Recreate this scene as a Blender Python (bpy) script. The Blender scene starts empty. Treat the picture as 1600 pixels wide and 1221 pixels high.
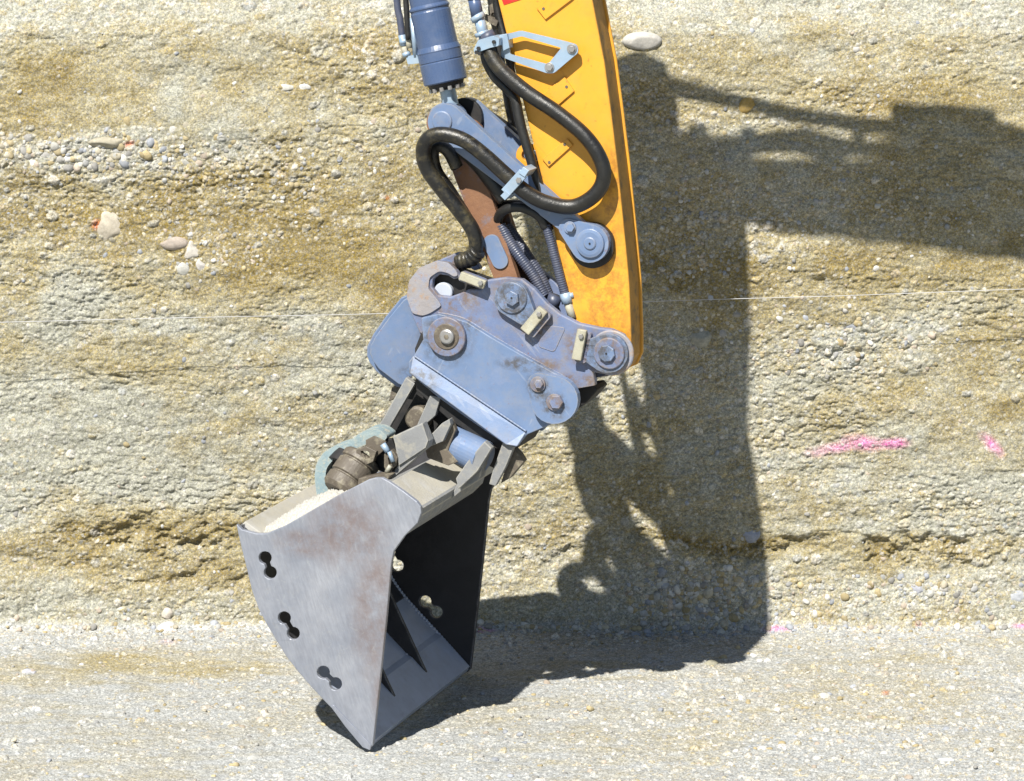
import bpy, bmesh, math, random
import numpy as np
from mathutils import Vector, Matrix
from mathutils.geometry import tessellate_polygon
random.seed(7)
C = bpy.context.scene.collection
scn = bpy.context.scene

# ---------------------------------------------------------------- camera
PITCH = math.radians(10.5); FPX = 5000.0; CX, CY = 800.0, 610.5
RT = np.array([1.0, 0, 0]); FW = np.array([0, math.cos(PITCH), -math.sin(PITCH)]); UP = np.array([0, math.sin(PITCH), math.cos(PITCH)])
CAM = 0.555*RT + 1.404*UP - 12.5*FW
cd = bpy.data.cameras.new('camera'); cam = bpy.data.objects.new('camera', cd); C.objects.link(cam)
cam.location = CAM; cam.rotation_euler = (math.pi/2 - PITCH, 0, 0)
cd.sensor_width = 36; cd.lens = 36*FPX/1600; cd.clip_start = 0.1; cd.clip_end = 500
scn.camera = cam
scn.render.resolution_x = 1024; scn.render.resolution_y = 781

# ---------------------------------------------------------------- light
SD = Vector((0.350, 0.79, -1.0)).normalized()          # way the sunlight travels
el = math.asin(-SD.z); az = math.atan2(-SD.x, -SD.y)  # from north (+Y), clockwise
world = bpy.data.worlds.new('World'); scn.world = world; world.use_nodes = True
wn = world.node_tree.nodes; wl = world.node_tree.links
sky = wn.new('ShaderNodeTexSky'); sky.sky_type = 'NISHITA'; sky.sun_disc = False
sky.sun_elevation = el; sky.sun_rotation = az; sky.altitude = 300; sky.air_density = 1.2; sky.dust_density = 0.1
wl.new(sky.outputs[0], wn['Background'].inputs[0]); wn['Background'].inputs[1].default_value = 0.05
sl = bpy.data.lights.new('sun', 'SUN'); sl.energy = 5.0; sl.angle = math.radians(0.65); sl.color = (1.0, 0.955, 0.87)
so = bpy.data.objects.new('sun', sl); C.objects.link(so); so.rotation_euler = SD.to_track_quat('-Z', 'Y').to_euler(); so.location = (-4, -8, 12)
scn.view_settings.view_transform = 'Standard'; scn.view_settings.look = 'None'
scn.view_settings.exposure = 0.95; scn.view_settings.gamma = 1

# ---------------------------------------------------------------- coordinates
WV = np.array([0.329, 1.0, 0]); WV /= np.linalg.norm(WV)     # across the machine, away from the viewer
UV = np.array([WV[1], -WV[0], 0])                            # along the machine
def P(x, y, d):                 # point on the machine plane at depth d seen at photo position x, y
    d = d-0.15 if d >= 0.5 else d*0.7
    v = ((x-CX)/FPX)*RT - ((y-CY)/FPX)*UP + FW
    return CAM + v*((d - CAM@WV)/(v@WV))
def Yp(x, y, yw):               # point on the vertical plane y = yw
    v = ((x-CX)/FPX)*RT - ((y-CY)/FPX)*UP + FW
    return CAM + v*((yw - CAM[1])/v[1])
def pix(p):
    q = p - CAM; z = q@FW
    return CX + FPX*(q@RT)/z, CY - FPX*(q@UP)/z
PX = 1/392.0                    # metres per photo pixel at the machine

# ---------------------------------------------------------------- materials
def new_mat(name):
    m = bpy.data.materials.new(name); m.use_nodes = True
    return m, m.node_tree.nodes, m.node_tree.links, m.node_tree.nodes['Principled BSDF']
def noise(N, L, scale, detail=5, rough=0.6, vec=None, stretch=None):
    t = N.new('ShaderNodeTexNoise'); t.inputs['Scale'].default_value = scale; t.inputs['Detail'].default_value = detail; t.inputs['Roughness'].default_value = rough
    if vec is None:
        g = N.new('ShaderNodeNewGeometry'); vec = g.outputs['Position']
    if stretch:
        mq = N.new('ShaderNodeMapping'); mq.inputs['Rotation'].default_value = stretch[1]; L.new(vec, mq.inputs[0])
        mp = N.new('ShaderNodeMapping'); mp.inputs['Scale'].default_value = stretch[0]; L.new(mq.outputs[0], mp.inputs[0]); vec = mp.outputs[0]
    L.new(vec, t.inputs['Vector']); return t.outputs[0]
def ramp(N, L, src, a, b, ca=(0,0,0,1), cb=(1,1,1,1)):
    r = N.new('ShaderNodeValToRGB'); r.color_ramp.elements[0].position = a; r.color_ramp.elements[1].position = b
    r.color_ramp.elements[0].color = ca; r.color_ramp.elements[1].color = cb; L.new(src, r.inputs[0]); return r.outputs[0]
def mix(N, L, f, a, b):
    m = N.new('ShaderNodeMix'); m.data_type = 'RGBA'
    if isinstance(f, (int, float)): m.inputs[0].default_value = f
    else: L.new(f, m.inputs[0])
    for i, v in ((6, a), (7, b)):
        if isinstance(v, tuple): m.inputs[i].default_value = (*v[:3], 1)
        else: L.new(v, m.inputs[i])
    return m.outputs[2]
def mul(N, L, a, k):
    m = N.new('ShaderNodeMath'); m.operation = 'MULTIPLY'; L.new(a, m.inputs[0]); m.inputs[1].default_value = k; return m.outputs[0]
def stain_mask(N, L, spots):
    g = N.new('ShaderNodeNewGeometry'); prev = None
    for x, y, rx, rz in spots:
        c = P(x, y, 0.6); mp = N.new('ShaderNodeMapping'); mp.vector_type = 'TEXTURE'; mp.inputs['Location'].default_value = tuple(c); mp.inputs['Scale'].default_value = (rx*PX, 1.0, rz*PX)
        L.new(g.outputs['Position'], mp.inputs[0]); gr = N.new('ShaderNodeTexGradient'); gr.gradient_type = 'SPHERICAL'; L.new(mp.outputs[0], gr.inputs[0])
        if prev is None: prev = gr.outputs[1]
        else:
            ad = N.new('ShaderNodeMath'); ad.operation = 'MAXIMUM'; L.new(prev, ad.inputs[0]); L.new(gr.outputs[1], ad.inputs[1]); prev = ad.outputs[0]
    return prev
def metal_mat(name, base, wear=None, wear_amt=0.0, dirt=(0.33, 0.27, 0.17), dirt_amt=0.25, rough=0.45, metallic=0.0, var=0.12, bump=0.15, wscale=9, scratch=None, rust_amt=0.0, spec=0.5, stains=None, stain_col=(0.12, 0.08, 0.05), stain_amt=0.8, dust_x=None, edge=None, edge_amt=0.8):
    m, N, L, B = new_mat(name)
    n1 = noise(N, L, 6, 4); dark = tuple(c*(1-var) for c in base); lite = tuple(min(1, c*(1+var)) for c in base)
    col = mix(N, L, ramp(N, L, n1, 0.3, 0.7), dark, lite)
    if wear is not None:
        n2 = noise(N, L, wscale, 8, 0.7)
        wf = mul(N, L, ramp(N, L, n2, 0.48 if dust_x else 0.52, 0.70 if dust_x else 0.66), wear_amt)
        if dust_x:          # dust only on the part of the hose that hangs out to the left
            g = N.new('ShaderNodeNewGeometry'); sp_ = N.new('ShaderNodeSeparateXYZ'); L.new(g.outputs['Position'], sp_.inputs[0])
            mr_ = N.new('ShaderNodeMapRange'); L.new(sp_.outputs[0], mr_.inputs[0]); mr_.inputs[1].default_value = dust_x[0]; mr_.inputs[2].default_value = dust_x[1]; mr_.inputs[3].default_value = 1; mr_.inputs[4].default_value = 0.12
            mm_ = N.new('ShaderNodeMath'); mm_.operation = 'MULTIPLY'; L.new(wf, mm_.inputs[0]); L.new(mr_.outputs[0], mm_.inputs[1]); wf = mm_.outputs[0]
        col = mix(N, L, wf, col, wear)
    n3 = noise(N, L, 14, 9, 0.75)
    col = mix(N, L, mul(N, L, ramp(N, L, n3, 0.46, 0.72), dirt_amt), col, dirt)
    if rust_amt:
        n5 = noise(N, L, 45, 6, 0.7)
        col = mix(N, L, mul(N, L, ramp(N, L, n5, 0.63, 0.68), rust_amt), col, (0.16, 0.06, 0.025))
    if scratch is not None:
        for rot in ((0.2, 0.7, 0), (0.1, -0.5, 0.3)):
            n4 = noise(N, L, 40, 3, 0.5, stretch=((1, 1, 0.05), rot))
            col = mix(N, L, mul(N, L, ramp(N, L, n4, 0.67, 0.71), 0.30), col, scratch)
    if edge is not None:        # paint rubbed off along real edges
        bv = N.new('ShaderNodeBevel'); bv.samples = 4; bv.inputs['Radius'].default_value = 0.009; ge = N.new('ShaderNodeNewGeometry')
        dt = N.new('ShaderNodeVectorMath'); dt.operation = 'DOT_PRODUCT'; L.new(bv.outputs[0], dt.inputs[0]); L.new(ge.outputs['Normal'], dt.inputs[1])
        er = ramp(N, L, dt.outputs['Value'], 0.90, 0.995, (1, 1, 1, 1), (0, 0, 0, 1))
        em = N.new('ShaderNodeMath'); em.operation = 'MULTIPLY'; L.new(er, em.inputs[0]); L.new(ramp(N, L, noise(N, L, 30, 6, 0.75), 0.40, 0.58), em.inputs[1])
        col = mix(N, L, mul(N, L, em.outputs[0], edge_amt), col, edge)
    if stains:
        ms = N.new('ShaderNodeMath'); ms.operation = 'MULTIPLY'; L.new(ramp(N, L, stain_mask(N, L, stains), 0.0, 0.45), ms.inputs[0]); L.new(ramp(N, L, noise(N, L, 26, 8, 0.75), 0.42, 0.60), ms.inputs[1])
        col = mix(N, L, mul(N, L, ms.outputs[0], stain_amt), col, stain_col)
    L.new(col, B.inputs['Base Color'])
    rr = ramp(N, L, n3, 0.35, 0.75, (rough-0.08,)*3+(1,), (min(1, rough+0.25),)*3+(1,)); L.new(rr, B.inputs['Roughness'])
    B.inputs['Metallic'].default_value = metallic; B.inputs['Specular IOR Level'].default_value = spec
    bp = N.new('ShaderNodeBump'); bp.inputs['Strength'].default_value = bump; bp.inputs['Distance'].default_value = 0.004
    L.new(noise(N, L, 60, 6, 0.7), bp.inputs['Height']); L.new(bp.outputs[0], B.inputs['Normal'])
    return m
M = {}
M['yellow'] = metal_mat('yellow_paint', (0.60, 0.285, 0.024), edge=(0.30, 0.14, 0.03), edge_amt=0.7, scratch=(0.42, 0.20, 0.03), wear=(0.50, 0.20, 0.02), wear_amt=0.25, dirt=(0.42, 0.21, 0.04), dirt_amt=0.35, rough=0.42, var=0.05, bump=0.06, rust_amt=0.45, stains=[(925, 385, 75, 60), (948, 470, 45, 120), (955, 300, 22, 90), (905, 430, 40, 60), (958, 540, 50, 50)], stain_col=(0.20, 0.075, 0.02), stain_amt=0.6)
M['yellow_dirty'] = metal_mat('worn_yellow_paint', (0.33, 0.16, 0.02), wear=(0.10, 0.065, 0.03), wear_amt=0.9, dirt=(0.20, 0.13, 0.05), dirt_amt=0.6, rough=0.6, wscale=16)
PINS = [(697, 527, 50, 50), (799, 467, 42, 42), (950, 553, 48, 48), (866, 629, 26, 26), (841, 601, 24, 24), (833, 505, 34, 34), (905, 545, 30, 34), (655, 590, 40, 22), (730, 505, 30, 16), (830, 568, 60, 14)]
M['blue'] = metal_mat('blue_grey_paint', (0.112, 0.166, 0.280), edge=(0.24, 0.22, 0.19), scratch=(0.26, 0.29, 0.36), wear=(0.155, 0.195, 0.30), wear_amt=0.6, dirt=(0.19, 0.19, 0.20), dirt_amt=0.45, rough=0.42, var=0.10, bump=0.12, rust_amt=0.4, stains=PINS, stain_col=(0.055, 0.048, 0.04), stain_amt=0.85)
M['blue_worn'] = metal_mat('worn_blue_grey_paint', (0.112, 0.150, 0.260), edge=(0.26, 0.22, 0.17), edge_amt=1.0, scratch=(0.28, 0.29, 0.33), wear=(0.15, 0.16, 0.21), wear_amt=0.8, dirt=(0.18, 0.16, 0.15), dirt_amt=0.55, rough=0.5, wscale=14, bump=0.3, rust_amt=0.6, stains=PINS+[(690, 450, 90, 60), (960, 560, 60, 50), (910, 600, 60, 20)], stain_col=(0.13, 0.085, 0.05), stain_amt=0.8)
M['hook'] = metal_mat('chipped_hook_steel', (0.24, 0.225, 0.23), wear=(0.30, 0.17, 0.075), wear_amt=0.8, dirt=(0.15, 0.20, 0.32), dirt_amt=0.8, rough=0.45, wscale=22, bump=0.6, rust_amt=0.8)
M['cyl'] = metal_mat('blue_cylinder_paint', (0.050, 0.082, 0.165), dirt=(0.11, 0.13, 0.18), dirt_amt=0.3, rough=0.28, var=0.08, bump=0.05)
M['black'] = metal_mat('black_steel', (0.010, 0.010, 0.011), dirt=(0.045, 0.035, 0.028), dirt_amt=0.4, rough=0.6)
M['rubber'] = metal_mat('black_rubber', (0.010, 0.010, 0.010), dirt=(0.028, 0.026, 0.022), dirt_amt=0.3, rough=0.42, bump=0.3)
M['rubber_dusty'] = metal_mat('dusty_black_rubber', (0.008, 0.008, 0.008), wear=(0.085, 0.070, 0.036), wear_amt=0.9, dirt=(0.020, 0.018, 0.014), dirt_amt=0.35, rough=0.34, bump=0.5, wscale=20, dust_x=(0.40, 0.60))
M['guard'] = metal_mat('grey_hose_guard', (0.045, 0.055, 0.090), dirt=(0.12, 0.11, 0.12), dirt_amt=0.5, rough=0.4)
M['zinc'] = metal_mat('galvanised_steel', (0.28, 0.38, 0.50), wear=(0.42, 0.46, 0.48), wear_amt=0.5, dirt=(0.25, 0.25, 0.24), dirt_amt=0.4, rough=0.36, metallic=0.35, var=0.15)
M['cream'] = metal_mat('dusty_latch_steel', (0.33, 0.32, 0.25), edge=(0.12, 0.10, 0.07), wear=(0.20, 0.22, 0.26), wear_amt=0.6, dirt=(0.18, 0.14, 0.08), dirt_amt=0.6, rough=0.55, wscale=24, bump=0.4)
M['rust'] = metal_mat('rusty_link_steel', (0.175, 0.085, 0.045), wear=(0.13, 0.13, 0.165), wear_amt=0.8, dirt=(0.24, 0.12, 0.055), dirt_amt=0.6, rough=0.6, wscale=13, bump=0.5, rust_amt=0.5)
M['brown'] = metal_mat('brown_dirty_steel', (0.095, 0.080, 0.062), wear=(0.24, 0.215, 0.155), wear_amt=0.8, dirt=(0.045, 0.03, 0.02), dirt_amt=0.6, rough=0.55, wscale=24, bump=0.5)
M['frame'] = metal_mat('dusty_grey_steel', (0.175, 0.18, 0.185), edge=(0.36, 0.34, 0.29), wear=(0.28, 0.265, 0.22), wear_amt=0.8, dirt=(0.13, 0.13, 0.14), dirt_amt=0.5, rough=0.6, wscale=16, bump=0.4)
M['dusty'] = metal_mat('sandy_dusted_steel', (0.34, 0.32, 0.27), wear=(0.44, 0.41, 0.34), wear_amt=0.9, dirt=(0.22, 0.235, 0.27), dirt_amt=0.6, rough=0.8, wscale=14, bump=0.5)
M['bolt'] = metal_mat('bare_bolt_steel', (0.30, 0.30, 0.30), dirt=(0.14, 0.09, 0.05), dirt_amt=0.5, rough=0.4, metallic=0.6)
M['white'] = metal_mat('pale_pin_end', (0.33, 0.36, 0.42), dirt=(0.35, 0.33, 0.3), dirt_amt=0.2, rough=0.5)
M['teal'] = metal_mat('dusty_teal_ring', (0.17, 0.235, 0.26), edge=(0.36, 0.36, 0.30), wear=(0.34, 0.33, 0.27), wear_amt=0.9, dirt=(0.30, 0.33, 0.30), dirt_amt=0.9, rough=0.6, wscale=40, bump=0.7)
M['inside'] = metal_mat('bucket_inside_steel', (0.30, 0.34, 0.44), wear=(0.18, 0.20, 0.25), wear_amt=0.5, dirt=(0.30, 0.29, 0.26), dirt_amt=0.3, rough=0.5)
M['inside_shade'] = metal_mat('shade_toned_bucket_inside', (0.024, 0.024, 0.028), edge=(0.22, 0.23, 0.26), dirt=(0.06, 0.06, 0.07), dirt_amt=0.35, rough=0.55)  # bucket steel with the shade of the interior put into its colour
M['orange'] = metal_mat('orange_label', (0.55, 0.10, 0.02), rough=0.5)
M['red'] = metal_mat('red_sticker', (0.50, 0.02, 0.015), rough=0.35, dirt_amt=0.1)
M['string'] = metal_mat('white_string', (0.40, 0.40, 0.41), dirt=(0.4, 0.38, 0.33), rough=0.7)
def bucket_mat():
    m, N, L, B = new_mat('scraped_bucket_steel')
    g = N.new('ShaderNodeNewGeometry')
    n1 = noise(N, L, 3.2, 6, 0.65); col = mix(N, L, ramp(N, L, n1, 0.35, 0.65), (0.225, 0.245, 0.295), (0.335, 0.350, 0.395))
    # brown stain running down from the upper corner of the plate
    sx = N.new('ShaderNodeSeparateXYZ'); L.new(g.outputs['Position'], sx.inputs[0])
    c0 = P(545, 830, 0); c1 = P(590, 960, 0); c2 = P(600, 1090, 0)
    prev = None
    for c, rx, rz in ((c0, 0.20, 0.20), (c1, 0.13, 0.35), (P(480, 850, 0), 0.16, 0.07), (c2, 0.06, 0.22)):
        mp = N.new('ShaderNodeMapping'); mp.vector_type = 'TEXTURE'; mp.inputs['Location'].default_value = tuple(c); mp.inputs['Scale'].default_value = (rx, 1, rz)
        L.new(g.outputs['Position'], mp.inputs[0])
        gr = N.new('ShaderNodeTexGradient'); gr.gradient_type = 'SPHERICAL'; L.new(mp.outputs[0], gr.inputs[0])
        if prev is None: prev = gr.outputs[1]
        else:
            ad = N.new('ShaderNodeMath'); ad.operation = 'MAXIMUM'; L.new(prev, ad.inputs[0]); L.new(gr.outputs[1], ad.inputs[1]); prev = ad.outputs[0]
    n2 = noise(N, L, 12, 9, 0.75)
    mm = N.new('ShaderNodeMath'); mm.operation = 'MULTIPLY'; L.new(ramp(N, L, prev, 0.0, 0.55), mm.inputs[0]); L.new(ramp(N, L, n2, 0.32, 0.62), mm.inputs[1])
    col = mix(N, L, mul(N, L, mm.outputs[0], 0.70), col, (0.175, 0.115, 0.095))
    n3 = noise(N, L, 22, 9, 0.8); col = mix(N, L, mul(N, L, ramp(N, L, n3, 0.56, 0.68), 0.35), col, (0.33, 0.32, 0.30))
    for rot, st in (((0, 0.75, 0), 60), ((0, -0.55, 0), 85), ((0, 1.25, 0), 70), ((0, -1.0, 0), 95), ((0, 0.1, 0), 110)):
        n4 = noise(N, L, st, 3, 0.5, stretch=((1, 1, 0.04), rot))
        col = mix(N, L, mul(N, L, ramp(N, L, n4, 0.67, 0.72), 0.20), col, (0.38, 0.40, 0.40))
    n6 = noise(N, L, 120, 3, 0.6, stretch=((1, 1, 0.12), (0, 0.35, 0))); col = mix(N, L, mul(N, L, ramp(N, L, n6, 0.35, 0.70), 0.30), col, (0.13, 0.13, 0.15))
    L.new(col, B.inputs['Base Color']); B.inputs['Metallic'].default_value = 0.40
    L.new(ramp(N, L, n3, 0.3, 0.7, (0.30,)*3+(1,), (0.52,)*3+(1,)), B.inputs['Roughness'])
    bp = N.new('ShaderNodeBump'); bp.inputs['Strength'].default_value = 0.15; bp.inputs['Distance'].default_value = 0.003
    L.new(noise(N, L, 50, 6, 0.7), bp.inputs['Height']); L.new(bp.outputs[0], B.inputs['Normal'])
    return m
M['bucket'] = bucket_mat()
def soil_mat(name, fine=1.0):
    m, N, L, B = new_mat(name)
    a = N.new('ShaderNodeVertexColor'); a.layer_name = 'Col'; g = N.new('ShaderNodeNewGeometry')
    val = None; hts = []
    for sc_, amp in ((110, 0.20), (210, 0.30)):
        vo = N.new('ShaderNodeTexVoronoi'); vo.inputs['Scale'].default_value = sc_; L.new(g.outputs['Position'], vo.inputs['Vector'])
        se = N.new('ShaderNodeSeparateColor'); L.new(vo.outputs['Color'], se.inputs[0])
        mr = N.new('ShaderNodeMapRange'); L.new(se.outputs[0], mr.inputs[0]); mr.inputs[3].default_value = 1-amp*fine; mr.inputs[4].default_value = 1+amp*fine
        if val is None: val = mr.outputs[0]
        else:
            mm = N.new('ShaderNodeMath'); mm.operation = 'MULTIPLY'; L.new(val, mm.inputs[0]); L.new(mr.outputs[0], mm.inputs[1]); val = mm.outputs[0]
        hts.append((vo.outputs['Distance'], sc_)); last = se
    if fine < .5:
        mo = N.new('ShaderNodeMapRange'); L.new(noise(N, L, 28, 5, .7), mo.inputs[0]); mo.inputs[1].default_value = .3; mo.inputs[2].default_value = .7; mo.inputs[3].default_value = .74; mo.inputs[4].default_value = 1.2
        mx = N.new('ShaderNodeMath'); mx.operation = 'MULTIPLY'; L.new(val, mx.inputs[0]); L.new(mo.outputs[0], mx.inputs[1]); val = mx.outputs[0]
    hs = N.new('ShaderNodeHueSaturation'); L.new(a.outputs[0], hs.inputs['Color']); L.new(val, hs.inputs['Value'])
    ms = N.new('ShaderNodeMapRange'); L.new(last.outputs[1], ms.inputs[0]); ms.inputs[3].default_value = 1-0.45*fine; ms.inputs[4].default_value = 1+0.35*fine; L.new(ms.outputs[0], hs.inputs['Saturation'])
    L.new(hs.outputs[0], B.inputs['Base Color']); B.inputs['Roughness'].default_value = 0.95; B.inputs['Specular IOR Level'].default_value = 0.12
    prev = None
    for k, (h_, sc_) in enumerate(hts+[(noise(N, L, 160, 4, .7), 0)]):
        bp = N.new('ShaderNodeBump'); bp.inputs['Strength'].default_value = (0.20 if sc_ else 0.35)*(1 if fine > .5 else .35); bp.inputs['Distance'].default_value = 0.006 if sc_ == 110 else 0.003; bp.invert = bool(sc_)
        L.new(h_, bp.inputs['Height'])
        if prev is not None: L.new(prev, bp.inputs['Normal'])
        prev = bp.outputs[0]
    L.new(prev, B.inputs['Normal'])
    return m
M['soil'] = soil_mat('gravelly_soil'); M['stone'] = soil_mat('pebble_stone', 0.22)

# ---------------------------------------------------------------- object helpers
def thing(name, label, cat, loc, group=None):
    o = bpy.data.objects.new(name, None); C.objects.link(o); o.location = loc; o.empty_display_size = 0.2
    o['label'] = label; o['category'] = cat
    if group: o['group'] = group
    return o
def root_loc(p):
    l = Vector((0, 0, 0))
    while p is not None: l += p.location; p = p.parent
    return l
def make(name, verts, faces, mat, parent=None, bevel=0.0, smooth=False, seg=2):
    me = bpy.data.meshes.new(name); off = root_loc(parent)
    me.from_pydata([tuple(Vector(v)-off) for v in verts], [], faces); me.update()
    bm = bmesh.new(); bm.from_mesh(me); bmesh.ops.recalc_face_normals(bm, faces=bm.faces); bm.to_mesh(me); bm.free()
    me.materials.append(mat)
    o = bpy.data.objects.new(name, me); C.objects.link(o)
    if parent is not None: o.parent = parent
    if smooth:
        for p in me.polygons: p.use_smooth = True
    if bevel:
        b = o.modifiers.new('bevel', 'BEVEL'); b.width = bevel; b.segments = seg; b.limit_method = 'ANGLE'; b.angle_limit = math.radians(40)
    return o
def area(pts):
    return 0.5*sum(pts[i][0]*pts[(i+1) % len(pts)][1] - pts[(i+1) % len(pts)][0]*pts[i][1] for i in range(len(pts)))
def rnd(pts, r, n=4):            # round the corners of an outline
    out = []
    m = len(pts)
    for i in range(m):
        p0, p1, p2 = (np.array(pts[k % m], float)[:2] for k in (i-1, i, i+1))
        a = p0-p1; b = p2-p1; la, lb = np.linalg.norm(a), np.linalg.norm(b)
        q = min(r, la*0.45, lb*0.45); A = p1+a/la*q; Bq = p1+b/lb*q
        for k in range(n+1):
            t = k/n; out.append(tuple((1-t)**2*A + 2*t*(1-t)*p1 + t*t*Bq))
    return out
def circ(c, r, n=32, a0=0): return [(c[0]+r*math.cos(a0+2*math.pi*i/n), c[1]+r*math.sin(a0+2*math.pi*i/n)) for i in range(n)]
def tear(c1, r1, c2, r2, n=16):
    d = math.atan2(c2[1]-c1[1], c2[0]-c1[0]); L = math.hypot(c2[0]-c1[0], c2[1]-c1[1]); g = math.acos((r1-r2)/L); pts = []
    for i in range(n+1):
        a = d+g+(2*math.pi-2*g)*i/n; pts.append((c1[0]+r1*math.cos(a), c1[1]+r1*math.sin(a)))
    for i in range(n+1):
        a = d-g+2*g*i/n; pts.append((c2[0]+r2*math.cos(a), c2[1]+r2*math.sin(a)))
    return pts
def prism3(loops, vec):          # loops of 3-D points (outer, holes); extruded along vec
    verts = []; faces = []; idx = []
    for lp in loops:
        idx.append(list(range(len(verts), len(verts)+len(lp)))); verts += [Vector(v) for v in lp]
    n = len(verts); vec = Vector(vec); flat = [i for l in idx for i in l]
    if len(loops) == 1 and len(loops[0]) < 5: faces += [tuple(idx[0]), tuple(i+n for i in reversed(idx[0]))]
    else:
        # tessellate in the loop's own 2-D plane
        tris = tessellate_polygon([[verts[i] for i in l] for l in idx])
        for t in tris: faces.append(tuple(flat[k] for k in t)); faces.append(tuple(flat[k]+n for k in reversed(t)))
    for l in idx:
        for i in range(len(l)):
            a, b = l[i], l[(i+1) % len(l)]; faces.append((a, b, b+n, a+n))
    verts += [v+vec for v in verts]
    return verts, faces
def plate(name, pts, d, t, mat, parent, bevel=0.003, holes=(), shift=0.0, seg=2):
    """an outline on the machine plane at depth d, t thick; shift moves it along the width afterwards"""
    loops = [[P(p[0], p[1], (p[2] if len(p) > 2 else d)) + WV*shift for p in pts]] + [[P(x, y, d)+WV*shift for x, y in h] for h in holes]
    v, f = prism3(loops, WV*t)
    return make(name, v, f, mat, parent, bevel, seg=seg)
def merge(parts):
    V = []; F = []
    for v, f in parts:
        n = len(V); V += list(v); F += [tuple(i+n for i in q) for q in f]
    return V, F
def disc_vf(c, d, prof, n=36, axis=None, shift=0.0, rot=0.0):
    """lathe about the width axis: prof = [(radius_px, depth offset m)...] starting at the viewer's side"""
    ax = Vector(WV if axis is None else axis).normalized(); e1 = Vector(UV) if axis is None else ax.orthogonal().normalized(); e2 = ax.cross(e1)
    o = Vector(P(c[0], c[1], d)) + Vector(WV)*shift; V = []; F = []
    for r, z in prof:
        for i in range(n):
            a = rot+2*math.pi*i/n; V.append(o + ax*z + (e1*math.cos(a)+e2*math.sin(a))*r*PX)
    for k in range(len(prof)-1):
        for i in range(n):
            j = (i+1) % n; F.append((k*n+i, k*n+j, (k+1)*n+j, (k+1)*n+i))
    F.append(tuple(range(n))); F.append(tuple(range((len(prof)-1)*n, len(prof)*n))[::-1])
    return V, F
def disc(name, c, d, prof, mat, parent, n=36, bevel=0.002, **k):
    v, f = disc_vf(c, d, prof, n, **k); return make(name, v, f, mat, parent, bevel)
def catmull(pts, n=10):
    pts = [np.array(p, float) for p in pts]; P_ = [2*pts[0]-pts[1]] + pts + [2*pts[-1]-pts[-2]]; out = []
    for i in range(1, len(P_)-2):
        a, b, c, d = P_[i-1:i+3]
        for k in range(n):
            t = k/n; out.append(0.5*((2*b)+(-a+c)*t+(2*a-5*b+4*c-d)*t*t+(-a+3*b-3*c+d)*t**3))
    out.append(pts[-1]); return out
def tube_vf(pts, r, n=14, ring=None, sub=10, wob=0.0):
    """pts 3-D; r radius in m (number or function of 0..1); ring = (pitch m, depth m) for ridges"""
    path = catmull(pts, sub) if sub else [np.array(p, float) for p in pts]
    if ring:      # resample evenly
        L = [0]
        for a, b in zip(path, path[1:]): L.append(L[-1]+np.linalg.norm(b-a))
        m = int(L[-1]/(ring[0]/4)); s = np.linspace(0, L[-1], m); arr = np.array(path)
        path = [np.array([np.interp(q, L, arr[:, k]) for k in range(3)]) for q in s]
    V = []; F = []; T = None; nrm = None; acc = 0
    for i, p in enumerate(path):
        a = path[max(0, i-1)]; b = path[min(len(path)-1, i+1)]; t = Vector(b-a).normalized()
        if nrm is None: nrm = t.orthogonal().normalized()
        nrm = (nrm - t*nrm.dot(t)).normalized(); bi = t.cross(nrm)
        if i: acc += np.linalg.norm(path[i]-path[i-1])
        rr = r(i/(len(path)-1)) if callable(r) else r
        if ring: rr += ring[1]*math.sin(2*math.pi*acc/ring[0])
        for k in range(n):
            th = 2*math.pi*k/n; V.append(Vector(p)+(nrm*math.cos(th)+bi*math.sin(th))*rr)
    m = len(path)
    for i in range(m-1):
        for k in range(n):
            j = (k+1) % n; F.append((i*n+k, i*n+j, (i+1)*n+j, (i+1)*n+k))
    F.append(tuple(range(n))); F.append(tuple(range((m-1)*n, m*n))[::-1]); return V, F
def hose(name, pts, rpx, mat, parent, **k):      # pts (x, y, depth)
    v, f = tube_vf([P(*p) for p in pts], rpx*PX, **k); return make(name, v, f, mat, parent, smooth=True)
def box_vf(c, u, v, w):                          # centre and three half-axes
    c, u, v, w = map(Vector, (c, u, v, w)); V = [c+u*a+v*b+w*e for a in (-1, 1) for b in (-1, 1) for e in (-1, 1)]
    return V, [(0,1,3,2), (4,6,7,5), (0,4,5,1), (2,3,7,6), (0,2,6,4), (1,5,7,3)]
def bar(a, b, wpx):              # rectangle outline along a-b of width wpx
    a = np.array(a, float); b = np.array(b, float); t = (b-a)/np.linalg.norm(b-a); n = np.array([-t[1], t[0]])*wpx/2
    return [tuple(a+n), tuple(b+n), tuple(b-n), tuple(a-n)]

# ================================================================ TERRAIN
def hsh(ix, iy, seed):
    with np.errstate(over='ignore'):
        h = (ix.astype(np.int64)*374761393 + iy.astype(np.int64)*668265263 + seed*2246822519) & 0xffffffff
        h = ((h ^ (h >> 13))*1274126177) & 0xffffffff; h = (h ^ (h >> 16)) & 0xffffffff
        h = (h*2654435761) & 0xffffffff; h ^= h >> 15
    return (h & 0xffffff).astype(np.float32)/np.float32(0xffffff)
def vnoise(x, y, seed):
    ix = np.floor(x); iy = np.floor(y); fx = x-ix; fy = y-iy; fx = fx*fx*fx*(fx*(fx*6-15)+10); fy = fy*fy*fy*(fy*(fy*6-15)+10)
    a = hsh(ix, iy, seed); b = hsh(ix+1, iy, seed); c = hsh(ix, iy+1, seed); d = hsh(ix+1, iy+1, seed)
    return (a*(1-fx)+b*fx)*(1-fy)+(c*(1-fx)+d*fx)*fy
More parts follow.
